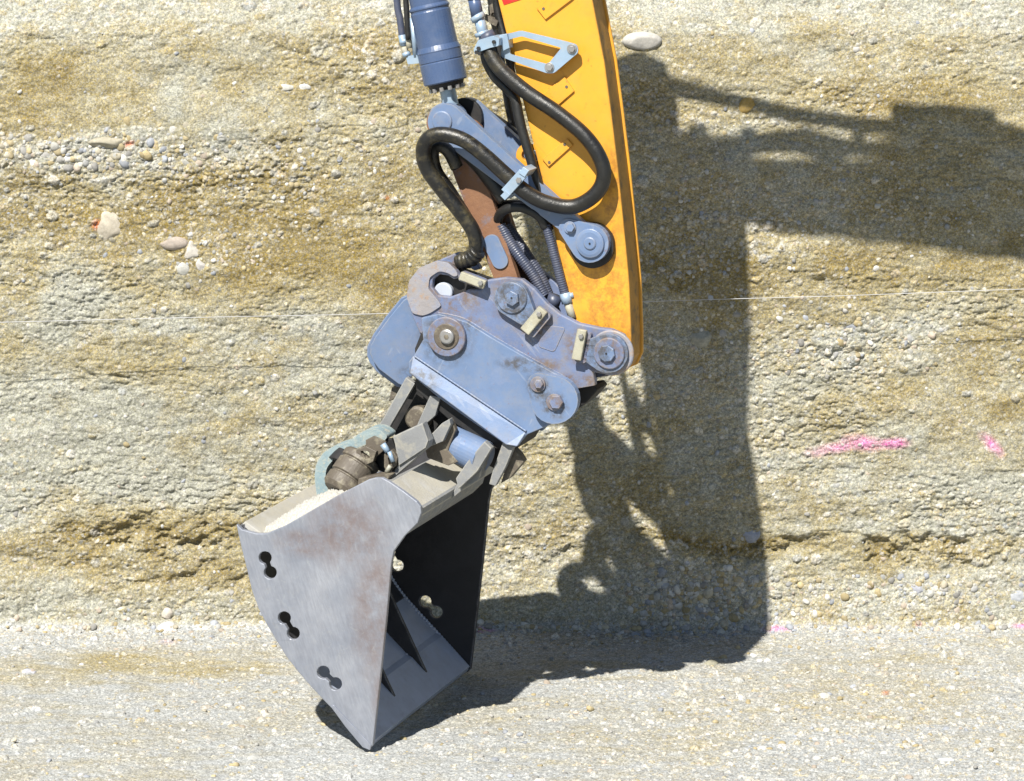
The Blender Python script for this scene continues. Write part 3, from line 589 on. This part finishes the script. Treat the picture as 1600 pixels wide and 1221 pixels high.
# steel tubes left of the cylinder
tb = plate('tube_block', rnd([(634, 88), (656, 86), (658, 99), (637, 101)], 2), DC-.02, .05, M['zinc'], ex, .001)
hose('oil_tube', [(610, -140, DC), (620, 0, DC), (625, 30, DC), (629, 62, DC)], 5.5, M['guard'], ex, sub=4)
hose('hose', [(622, -140, DC-.02), (634, 0, DC-.02), (636, 30, DC-.02), (638, 62, DC-.02)], 4.5, M['rubber'], ex, sub=4)
for a, b, r in (((628, 55), (631, 72), 6), ((631, 72), (636, 90), 5), ((637, 60), (640, 76), 5), ((644, 28), (650, 90), 4.5), ((630, 62), (632, 68), 7.2), ((634, 82), (636, 88), 6.6)):
    hose('hose_fitting', [(a[0], a[1], DC-.01), (b[0], b[1], DC-.01)], r, M['zinc'] if r != 5 else M['cream'], tb, sub=0, n=8)
# fittings and clamp above the big hose
cl = plate('hose_clamp', rnd([(747, 63), (770, 56), (780, 60), (779, 72), (766, 75), (752, 80), (742, 86), (740, 78)], 2), .56, .07, M['zinc'], ex, .002)
for a, b, r, m_ in (((736, -60), (741, 0), 10, 'rubber'), ((740, -5), (746, 26), 9.5, 'cyl'), ((745, 24), (749, 31), 11.5, 'zinc'), ((748, 28), (757, 60), 8.5, 'zinc'), ((752, 50), (754, 56), 11, 'zinc'), ((759, 52), (766, 64), 12, 'guard')):
    hose('hose_fitting' if m_ != 'rubber' else 'hose', [(a[0], a[1], .60), (b[0], b[1], .60)], r, M[m_], cl, sub=0, n=10 if m_ == 'zinc' else 16)
for c in ((747, 76), (749, 84), (771, 66), (744, 82)):
    make('bolt', *disc_vf(c, .55, [(3, 0), (3, .02)], 6), M['black'], cl)
plate('bracket_piece', rnd([(762, 10), (772, 4), (779, 22), (781, 44), (770, 48), (764, 30)], 3), .70, .03, M['brown'], ex, .002, holes=[circ((771, 24), 4, 12)])
plate('bracket_piece', rnd([(757, 22), (778, 34), (775, 42), (758, 32)], 2), .67, .02, M['brown'], ex, .002)
# hoses
H0 = .585
hose('hose', [(764, 72, .60), (769, 90, .59), (786, 113, H0), (822, 144, H0), (871, 177, H0), (914, 213, H0), (938, 249, H0), (943, 279, H0), (929, 305, H0), (896, 323, H0), (857, 318, H0-.02), (824, 302, .55), (789, 272, .54), (757, 243, .53), (724, 219, .52), (691, 210, .515), (669, 217, .52), (661, 238, .54), (668, 265, .56), (691, 297, .58), (717, 329, .60), (737, 357, .62), (744, 380, .63), (738, 400, .64), (716, 411, .65)], 11.6, M['rubber_dusty'], ex, sub=8, n=18)
hose('hose', [(757, 78, .66), (760, 96, .65), (773, 120, .64), (796, 143, .63), (806, 158, .625), (811, 185, .62), (819, 215, .62), (829, 248, .62), (840, 285, .62), (856, 318, .63), (868, 345, .64)], 7.5, M['rubber'], ex, sub=8, n=14)
hose('hose', [(*over(x, y, .95), .95) for x, y in ((925, 330), (950, 450), (966, 540), (980, 620), (992, 690), (1008, 750), (1030, 820))], 6, M['rubber'], ex, sub=6)  # unseen hose added so its shadow fills the lit gap
hose('hose', [(776, -120, .70), (774, -20, .70), (778, 20, .70), (787, 55, .69), (795, 90, .67), (802, 130, .66), (810, 170, .66), (820, 215, .655), (838, 285, .655)], 6, M['rubber'], ex, sub=6)
hose('hose', [(700, 172, .80), (716, 168, .88), (740, 172, .92), (768, 188, .93), (796, 208, .92), (815, 232, .90), (840, 300, .88), (860, 360, .88)], 12, M['rubber_dusty'], ex, sub=8, n=16)
hose('hose', [(714, 262, .62), (700, 236, .60), (684, 228, .60), (676, 240, .61), (682, 268, .63), (702, 298, .65), (722, 330, .66), (736, 352, .67)], 10, M['rubber_dusty'], ex, sub=8)
hose('hose', [(700, 220, .66), (722, 232, .66), (748, 256, .66), (770, 285, .66), (790, 312, .66)], 13, M['rubber'], ex, sub=8)
hose('hose', [(776, 350, .70), (782, 334, .66), (798, 325, .63), (820, 326, .62), (842, 338, .62), (853, 356, .63)], 7.5, M['rubber'], ex, sub=8)
hose('hose', [(770, 340, .80), (790, 322, .78), (820, 322, .76), (846, 336, .76), (862, 360, .76)], 8, M['rubber'], ex, sub=8)
hose('guarded_hose', [(853, 352, .63), (861, 380, .635), (869, 410, .64), (877, 440, .65), (884, 464, .66)], 7, M['guard'], ex, ring=(.009, .0011), n=12)
hose('guarded_hose', [(782, 352, .69), (796, 378, .69), (814, 404, .69), (833, 430, .70), (850, 462, .71)], 8.5, M['guard'], ex, ring=(.0095, .0011), n=12)
hose('guarded_hose', [(792, 352, .75), (808, 375, .75), (826, 402, .75), (844, 430, .76), (858, 462, .77)], 8, M['guard'], ex, ring=(.0095, .0011), n=12)
hose('hose_fitting', [(883, 458, .66), (887, 474, .66)], 9, M['zinc'], ex, sub=0, n=8); hose('hose_fitting', [(887, 472, .66), (895, 498, .66)], 6.5, M['cream'], ex, sub=0, n=10); hose('hose_fitting', [(880, 466, .66), (896, 461, .66)], 4, M['zinc'], ex, sub=0, n=8)
hose('hose_fitting', [(868, 462, .70), (862, 480, .70)], 11, M['guard'], ex, sub=0, n=12)
hose('hose_end', [(722, 408, .64), (736, 404, .63), (747, 392, .62)], 13, M['rubber_dusty'], ex, sub=4, ring=(.02, .003))
# links between cylinder and stick
for s, nm in ((0, 'near'), (.245, 'far')):
    lk = plate('side_link', tear((696, 190), 28, (917, 373), 15), .605, .035, M['blue'], ex, .005, shift=s)
    if s == 0:
        disc('pin_cap', (690, 190), .597, [(14, 0), (16, .002), (16, .009)], M['blue'], lk, 28)
        disc('collar', (692, 193), .640, [(27, 0), (27, .012)], M['rust'], lk, 32)
        disc('pin', (692, 193), .65, [(16, 0), (16, .2)], M['black'], lk, 24)
    else: disc('collar', (692, 193), .58, [(30, 0), (30, .025)], M['black'], lk, 32, shift=s)
for s in (0, .13):
    rl = plate('push_link', tear((712, 215), 24, (800, 462), 17), .67, .035, M['rust'], ex, .006, shift=s)
    if s == 0:
        plate('wear_pad', tear((768, 380), 13, (781, 408), 12.5), .662, .010, M['blue'], rl, .003)
plate('cross_web', [(716, 250), (735, 250), (800, 430), (785, 430)], .70, .10, M['black'], ex, .002)
hc = plate('hose_clamp', bar((789, 302), (818, 270), 16), .505, .012, M['zinc'], ex, .002)
make('bolt', *disc_vf((810, 282), .497, [(4.5, 0), (4.5, .01)], 6), M['bolt'], hc)
plate('clamp_leg', bar((793, 309), (786, 302), 12), .50, .10, M['zinc'], hc, .001); plate('clamp_leg', bar((814, 266), (823, 272), 12), .50, .10, M['zinc'], hc, .001)
# boom, arm cylinder and their pins, up beyond the frame: their shadow falls on the bank
def back_edge(x, y):            # front-face position of an edge whose rear corner throws the shadow
    a = over(x, y, DC+.12); q = P(a[0], a[1], DC+.12)-WV*.24; b = pix(q); return (float(b[0]), float(b[1]))
bo = plate('boom', [back_edge(x, y) for x, y in ((1045, 234), (1100, 234), (1180, 240), (1290, 244), (1390, 240), (1500, 252), (1600, 268), (1900, 330), (2300, 450))]+[over(x, y, DC-.12) for x, y in ((2300, 600), (1900, 490), (1700, 440), (1600, 415), (1500, 402), (1400, 386), (1290, 374), (1230, 368), (1162, 352), (1100, 370), (1040, 330))], DC-.12, .24, M['yellow'], ex, .006)
hose('arm_cylinder_rod', [(*over(1015, 105, DC), DC), (*over(1200, 150, DC), DC), (*over(1410, 192, DC), DC)], 11.5, M['zinc'], ex, sub=0, n=20)
hose('arm_cylinder', [(*over(1397, 186, DC), DC), (*over(1470, 188, DC), DC), (*over(1555, 196, DC), DC)], 33, M['cyl'], ex, sub=0, n=28)
hose('hose', [(*over(x, y, .66), .66) for x, y in ((1010, 190), (1060, 206), (1110, 216), (1160, 212), (1215, 203), (1270, 205), (1330, 222), (1400, 224), (1480, 232), (1560, 244), (1680, 262))], 12, M['rubber'], ex, sub=8)
hose('hose', [(*over(x, y, .84), .84) for x, y in ((1010, 200), (1070, 218), (1120, 226), (1150, 230), (1200, 222), (1250, 226), (1290, 236), (1340, 226), (1400, 232), (1480, 240), (1640, 262))], 8, M['rubber'], ex, sub=8)
hose('arm_cylinder_end', [(*over(1550, 198, DC), DC), (*over(1640, 222, DC), DC), (*over(1800, 262, DC), DC)], 17, M['cyl'], ex, sub=0, n=20)
for x, w_ in ((1095, 14), (1172, 10), (1262, 12), (1345, 8), (1462, 6)):
    plate('light_break_block', [over(x-w_, 226, DC), over(x+w_, 228, DC), over(x+w_+5, 262, DC), over(x-w_-2, 260, DC)], DC+.05, .05, M['black'], ex, .002)  # unseen blocks added to break up the lit strip above the boom shadow

# ================================================================ QUICK COUPLER
qc = thing('quick_coupler', 'blue grey tilting quick coupler joining the bucket to the yellow arm', 'coupler', tuple(P(745, 690, DC)))
upper = [(635, 465), (639, 439), (655, 419), (681, 408), (700, 411), (713, 424), (720, 434), (709, 437), (700, 431), (686, 429), (676, 437), (675, 450), (685, 462), (704, 464), (718, 459), (733, 452), (752, 453), (760, 438), (789, 434), (816, 437), (835, 452), (855, 475), (875, 491), (904, 506), (937, 513), (955, 515), (974, 524), (985, 545), (981, 568), (968, 582), (948, 586), (926, 582), (930, 603), (901, 608), (880, 615), (800, 590), (700, 560), (655, 520), (644, 495)]
up_ = plate('hook_plate', upper, .60, .035, M['blue_worn'], qc, .006, seg=3)
plate('hook_plate', [(min(p[0], 972 if p[1] > 520 else 1e4), p[1]) for p in upper], .60, .035, M['blue_worn'], qc, .006, shift=.245)
hookring = [(635, 465), (639, 439), (655, 419), (681, 408), (700, 411), (713, 424), (716, 431), (709, 433), (700, 427), (686, 424), (671, 434), (669, 452), (682, 467), (690, 478), (672, 490), (660, 494), (644, 490)]
plate('hook_lip', rnd(hookring, 4, 2), .592, .010, M['hook'], up_, .003)
disc('hook_pin', (692, 457), .622, [(13, 0), (15, .003), (15, .2)], M['white'], up_, 32)
plate('hook_shade_sheet', [(655, 425), (700, 412), (770, 436), (770, 470), (690, 480), (660, 470)], .645, .02, M['black'], up_, .001)  # black sheet standing for the shade in the hook opening
main = [(658, 497), (684, 491), (707, 496), (730, 504), (770, 529), (829, 563), (888, 595), (893, 640), (858, 665), (822, 680), (806, 699), (789, 695), (717, 645), (684, 621), (639, 583), (640, 567), (661, 531)]
mp_ = plate('side_plate', main, .565, .034, M['blue'], qc, .004, seg=3)
plate('side_plate', main, .565, .034, M['blue'], qc, .004, shift=.336)
# outward-bent lower flange
a_ = [P(646, 556, .566), P(823, 675, .566), P(808, 698, .538), P(790, 695, .536), P(640, 584, .538), P(639, 566, .545)]
v, f = prism3([a_], WV*.03); make('flange', v, f, M['blue'], mp_, .004)
plate('weld_pad', rnd([(850, 508), (884, 512), (866, 551), (840, 542)], 6), .5975, .004, M['blue_worn'], up_, .001)
for a, b in (((648, 557, .560), (822, 674, .560)),):
    v, f = tube_vf([P(*a), P(*b)], .004, 8, ring=(.016, .0003)); make('weld_bead', v, f, M['blue'], mp_, smooth=True)
v, f = tube_vf([P(x, y, .597) for x, y in ((684, 489), (707, 493), (731, 501), (771, 526), (830, 560), (884, 590))], .0045, 8, ring=(.018, .0006)); make('weld_bead', v, f, M['blue_worn'], up_, smooth=True)
# left guard plate, lying a little back
gp0 = P(650, 540, .64); gn = np.array(WV) + np.array(UV)*(-.22) + np.array([0, 0, .10]); gn /= np.linalg.norm(gn)
def onp(x, y, off=0):
    v = ((x-CX)/FPX)*RT - ((y-CY)/FPX)*UP + FW; return CAM+v*(((gp0+gn*off-CAM)@gn)/(v@gn))
gl = [(640, 464), (630, 470), (607, 498), (586, 527), (579, 541), (578, 553), (583, 565), (592, 577), (622, 600), (636, 606), (652, 572), (674, 531), (654, 492)]
v, f = prism3([[onp(x, y) for x, y in gl]], gn*.016); gp_ = make('guard_plate', v, f, M['blue'], qc, .003)
gl2 = [(638, 461), (627, 466), (603, 495), (582, 525), (574, 541), (573, 556), (578, 568), (588, 581), (620, 605), (634, 608), (652, 572), (674, 531), (654, 492)]
v, f = prism3([[onp(x, y, .026) for x, y in gl2]], gn*.02); make('guard_rim', v, f, M['blue'], gp_, .003)
def cap(c, r, ri, d, mat, nm='pin_cap', hexr=None, hexmat=None, par=None):
    o = disc(nm, c, d, [(r-2, 0), (r, .003), (r, .022)], M[mat], par or qc, 44)
    return o
w1 = disc('pin_washer', (697, 527), .545, [(29.5, 0), (31, .003), (31, .022)], M['blue_worn'], mp_, 48)
disc('washer_dish', (697, 527), .541, [(19, 0), (21, .005)], M['brown'], w1, 40, 0); make('pin', *disc_vf((697, 527), .525, [(9, 0), (11.5, .004), (12, .02)], 28), M['bolt'], w1, .001); disc('pin_socket', (697, 527), .523, [(4, 0), (4, .003)], M['brown'], w1, 6, 0)
w2 = plate('pin_keeper', tear((799, 467), 27, (826, 500), 13), .568, .034, M['blue'], up_, .004)
disc('pin_ring', (799, 466), .560, [(23, 0), (24.5, .003), (24.5, .01)], M['blue'], w2, 44); make('hex_head', *disc_vf((799, 467), .545, [(11, 0), (12, .002), (12, .018)], 6, rot=.4), M['blue'], w2, .0015); disc('nipple', (799, 466), .543, [(1.6, 0), (1.6, .004)], M['black'], w2, 8, 0)
w3 = plate('pin_keeper', tear((950, 553), 31, (912, 547), 14), .572, .030, M['blue'], up_, .004)
disc('pin_ring', (951, 553), .562, [(23, 0), (24.5, .004), (24.5, .012)], M['blue_worn'], w3, 44); make('hex_head', *disc_vf((947, 553), .547, [(12, 0), (13.5, .002), (13.5, .018)], 8, rot=.2), M['blue'], w3, .0015); disc('nipple', (947, 553), .545, [(1.6, 0), (1.6, .004)], M['black'], w3, 8, 0)
disc('boss_ring', (955, 552), .590, [(33, 0), (35, .004), (35, .012)], M['hook'], up_, 44)
# latches
for a, b, wd, dk in (((848, 484), (819, 519), 17, 1), ((909, 516), (900, 563), 15, 1), ((718, 431), (757, 446), 13, 0)):
    L_ = plate('latch_block', rnd(bar((a[0]+6*dk, a[1]+4*dk), (b[0]+6*dk, b[1]+4*dk), wd+3), 5), .572, .030, M['blue_worn'], up_, .003)
    plate('latch', bar(a, b, wd), .553, .020, M['cream'], L_, .003)
    c = (a[0]*.78+b[0]*.22, a[1]*.78+b[1]*.22) if dk else (750, 443)
    make('bolt', *disc_vf(c, .543, [(4, 0), (4.2, .012)], 6), M['bolt'], L_, .0008)
tl = plate('lock_lug', tear((866, 626), 37, (841, 600), 17), .528, .036, M['blue'], mp_, .005)
make('bolt', *merge([disc_vf((866, 629), .519, [(13, 0), (13, .01)], 28), disc_vf((868, 629), .505, [(10.5, 0), (11.5, .003), (11.5, .016)], 6)]), M['blue_worn'], tl, .001)
make('bolt', *merge([disc_vf((840, 601), .519, [(12, 0), (12, .01)], 28), disc_vf((841, 601), .505, [(6.5, 0), (7.5, .003), (7.5, .016)], 6)]), M['blue_worn'], tl, .001)
# black block for the shaded void between the plates, and the tilt frame below
plate('void_shade_block', [(648, 545), (662, 510), (900, 600), (880, 640), (815, 680), (800, 706), (770, 700), (700, 655), (650, 610)], .60, .30, M['black'], qc, .003)
plate('lower_jaw', [(880, 602), (903, 607), (928, 603), (934, 610), (918, 628), (902, 640), (880, 630)], .66, .14, M['black'], qc, .004)
plate('rib_shade_sheet', [(628, 592), (660, 600), (720, 640), (795, 690), (778, 735), (742, 718), (700, 700), (668, 690), (640, 690), (604, 674)], .70, .03, M['black'], qc, .002)  # black sheet added for the shaded voids between the ribs
def rib(pts, d, t=.03, mat='frame', nm='rib', par=None): return plate(nm, pts, d, t, M[mat], par or qc, .003)
rib([(634, 590), (648, 600), (612, 662), (603, 678), (588, 672), (598, 655)], .60)
rib([(672, 618), (688, 622), (680, 650), (664, 664), (650, 668), (662, 640)], .585)
rib([(786, 690), (803, 698), (790, 730), (774, 760), (764, 757), (770, 735)], .56)
rib([(803, 702), (812, 712), (818, 722), (796, 748), (782, 756), (790, 732)], .60, .05, 'brown')
rib([(630, 596), (625, 620), (607, 628), (612, 606), (622, 598)], .70, .05, 'brown')
# dark round motor body seen between the ribs
disc('tilt_hub', (650, 655), .64, [(16, 0), (20, .01), (20, .06)], M['brown'], qc, 32)

# ================================================================ BUCKET
bk = thing('excavator_bucket', 'open scraped steel grading bucket resting on its cutting edge on the ground', 'bucket', (0.0, 0.0, 0.0))
BW = 1.2
side = [(369, 819), (378, 828), (400, 834), (416, 834), (445, 822), (478, 803), (523, 777), (575, 750), (586, 747), (597, 747), (608, 753), (630, 768), (651, 784), (657, 792), (658, 802), (652, 818), (632, 838), (615, 862), (611, 882), (604, 961), (592, 1076), (582, 1166), (576, 1172), (567, 1168), (540, 1136), (517, 1106), (510, 1099), (488, 1076), (464, 1048), (447, 1026), (432, 1002), (416, 975), (404, 952), (393, 922), (386, 892), (377, 856), (371, 830)]
def dumb(a, b, r):
    a = np.array(a, float); b = np.array(b, float); d = math.atan2(*(b-a)[::-1]); out = []
    for c, s in ((a, math.pi), (b, 0)):
        for k in range(15):
            t = d+s-math.radians(153)+math.radians(306)*k/14; out.append((c[0]+r*math.cos(t), c[1]+r*math.sin(t)))
    return out
HL = [dumb((414, 872), (422, 895), 10), dumb((444, 966), (458, 990), 10), dumb((505, 1051), (524, 1069), 10)]
nb = plate('side_plate', side, 0, .022, M['bucket'], bk, .004, holes=HL, seg=3)
plate('side_plate', side, 0, .022, M['inside_shade'], bk, .004, holes=HL, shift=BW-.022, seg=2)
# shell: curved sheet between the side plates
outer = [(372, 822), (374, 840), (380, 858), (389, 893), (396, 922), (407, 951), (419, 974), (435, 1001), (450, 1024), (467, 1047), (491, 1075), (513, 1098), (520, 1106), (576, 1169)]
inner = []
for i, p in enumerate(outer):
    a = np.array(outer[max(0, i-1)], float); b = np.array(outer[min(len(outer)-1, i+1)], float); t = (b-a)/np.linalg.norm(b-a); inner.append(tuple(np.array(p)+np.array([t[1], -t[0]])*7))
inner[-1] = (579, 1166)
sh_pts = outer+inner[::-1]
for i0, i1, mt in ((0, 9, 'inside_shade'), (9, len(outer)-1, 'inside')):  # upper shell takes the shade-darkened copy, the floor the plain steel
    v, f = prism3([[P(x, y, 0)+WV*.024 for x, y in outer[i0:i1+1]+inner[i0:i1+1][::-1]]], WV*(BW-.048)); make('shell', v, f, M[mt], bk, 0)
v, f = prism3([[P(x, y, 0)+WV*.030 for x, y in ((524, 1101), (535, 1108), (582, 1160), (577, 1169))]], WV*(BW-.060)); make('cutting_edge', v, f, M['inside'], bk, .002)
plate('wear_strip', [(516, 1104), (521, 1102), (580, 1165), (578, 1173), (566, 1168), (540, 1137)], -.008, .012, M['bucket'], nb, .003)
for d in (.42, .80):
    v, f = prism3([[P(x, y, 0)+WV*d for x, y in ((566, 1151), (503, 1014), (455, 905), (405, 850), (392, 880), (411, 945), (438, 994), (470, 1040), (494, 1068), (520, 1098))]], WV*.018); make('gusset', v, f, M['inside_shade'], bk, .002)
    wl_ = [P(x, y, 0)+WV*(d-.004) for x, y in ((566, 1151), (545, 1126), (524, 1101))]; v, f = tube_vf(wl_, .006, 8, ring=(.014, .002)); make('weld_bead', v, f, M['inside'], bk, smooth=True)
v, f = tube_vf([P(x, y, 0)+WV*(BW-.03) for x, y in ((577, 1160), (530, 1107), (470, 1040), (440, 995))], .008, 8, ring=(.016, .002)); make('weld_bead', v, f, M['inside'], bk, smooth=True)
# top plates: sloping deck left of the ridge, short deck to the right, lip beam along the mouth
def span(pts, d0, d1, nm, mat, bevel=.003): 
    v, f = prism3([[P(x, y, 0)+WV*d0 for x, y in pts]], WV*(d1-d0)); return make(nm, v, f, M[mat], bk, bevel)
span([(374, 822), (379, 817), (436, 858), (424, 868)], .024, BW-.024, 'rear_plate', 'dusty')
span([(420, 852), (430, 850), (596, 768), (604, 766), (606, 775), (430, 862)], .024, BW-.024, 'deck', 'frame')
span([(604, 757), (653, 795), (654, 810), (640, 812), (604, 778)], .024, BW-.024, 'front_deck', 'dusty')
lip = span([(641, 789), (657, 797), (650, 820), (634, 836), (624, 838), (622, 822)], .024, .8, 'lip_beam', 'frame')
# near-side tilt frame parts on the deck
plate('teal_ring', rnd([(491, 745), (494, 724), (504, 708), (521, 697), (545, 691), (556, 681), (575, 670), (592, 671), (606, 682), (600, 690), (580, 692), (564, 698), (546, 705), (524, 715), (510, 731), (508, 748), (514, 770), (506, 782), (495, 777)], 8), .42, .10, M['teal'], bk, .008)
def brad(t): return (31 - (3.0 if (.22 < t < .27 or .60 < t < .66) else 0) - (6*max(0, t-.9)/.1) - 4*max(0, .06-t)/.06)*PX
v, f = tube_vf([P(568, 714, .44)+(P(529, 770, .30)-P(568, 714, .44))*t for t in np.linspace(0, 1, 40)], brad, 36, sub=0); make('pivot_barrel', v, f, M['brown'], bk, .001)
v, f = tube_vf([P(556, 722, .50)+(P(545, 738, .46)-P(556, 722, .50))*t for t in (0, 1)], 39*PX, 36, sub=0); make('barrel_collar', v, f, M['black'], bk, .002)
plate('deck_bracket', [(560, 748), (590, 742), (612, 742), (604, 752), (590, 760), (570, 772), (556, 775)], .26, .05, M['brown'], bk, .003)
blk = plate('tilt_stop_plate', [(615, 682), (660, 661), (671, 689), (668, 700), (612, 749), (607, 750), (622, 727)], .36, .05, M['frame'], bk, .003)
v, f = prism3([[P(615, 682, .36), P(660, 661, .36), P(671, 688, .36), P(622, 727, .36)]], WV*.02); 
plate('stop_face', [(614, 683), (660, 662), (669, 689), (665, 700), (623, 728), (620, 705)], .345, .018, M['frame'], blk, .002)
plate('clevis', [(571, 688), (581, 683), (600, 692), (601, 703), (588, 714), (572, 704)], .36, .03, M['brown'], bk, .002)
plate('clevis', [(556, 703), (572, 698), (588, 706), (583, 722), (573, 726), (557, 716)], .33, .03, M['brown'], bk, .002, holes=[[(563, 705), (576, 705), (578, 716), (571, 718), (569, 711), (565, 711)]])
plate('clevis', [(600, 710), (612, 703), (621, 716), (618, 728), (606, 740), (600, 730)], .33, .03, M['brown'], bk, .002, holes=[[(606, 716), (613, 713), (614, 724), (608, 727)]])
plate('clevis', [(583, 690), (612, 686), (622, 712), (620, 728), (610, 742), (590, 735), (575, 722)], .44, .03, M['black'], bk, .002)
hose('clevis_bolt', [(598, 694, .33), (606, 706, .33)], 5, M['zinc'], bk, sub=0, n=8); hose('clevis_bolt', [(608, 706, .31), (614, 722, .31)], 3.5, M['zinc'], bk, sub=0, n=8); hose('clevis_bolt', [(610, 728, .31), (604, 738, .31)], 3.5, M['cream'], bk, sub=0, n=8)
# lugs and tilt shaft
plate('lug', [(702, 655), (704, 664), (692, 690), (668, 700), (664, 688), (671, 682), (690, 662)], .50, .04, M['frame'], bk, .003)
plate('lug', [(704, 656), (712, 672), (700, 704), (716, 722), (700, 728), (668, 716), (664, 702), (690, 690)], .53, .03, M['brown'], bk, .003)
t0, t1 = P(700, 688, .62), P(756, 716, .56); v, f = tube_vf([t0, t1], 27*PX, 32, sub=0); make('tilt_shaft', v, f, M['blue'], bk, .003)
plate('lug', [(757, 690), (768, 701), (745, 738), (716, 765), (712, 748), (730, 722)], .50, .035, M['frame'], bk, .003)
plate('lug', [(742, 722), (760, 712), (748, 750), (720, 768), (700, 785), (715, 755)], .54, .05, M['frame'], bk, .003)
# sand lying on the deck
def sand():
    rs = np.random.default_rng(4); nx, ny = 90, 46; V = []; F = []
    for i in range(nx):
        for j in range(ny):
            s = i/(nx-1); q = j/(ny-1); x = 384+(535-384)*s; yb = 853-(x-395)*.44 if x > 400 else 852
            hgt = 30*math.sin(math.pi*min(1, q*1.25+.02))**.6*(.35+.65*min(1, .15+s*1.9))*(1-.6*max(0, s-.7)/.3) + rs.normal()*1.8
            edge = (1 if q < .75 else (1-q)/.25)
            V.append(P(x, yb, 0)+WV*(.024+q*(.26+.22*s))+np.array([0, 0, 1])*max(-4, hgt*edge)*PX)
    for i in range(nx-1):
        for j in range(ny-1): a = i*ny+j; F.append((a, a+1, a+ny+1, a+ny))
    m, N, L, B = new_mat('dry_sand'); L.new(mix(N, L, ramp(N, L, noise(N, L, 150, 4, .7), .35, .65), (.27, .262, .235), (.43, .42, .385)), B.inputs['Base Color']); B.inputs['Roughness'].default_value = .95
    o = make('sand', V, F, m, None, smooth=True); o['kind'] = 'stuff'; o['label'] = 'pale dry sand lying on top of the bucket'; o['category'] = 'sand'
    sm_ = o.modifiers.new('thick', 'SOLIDIFY'); sm_.thickness = .004
sand()
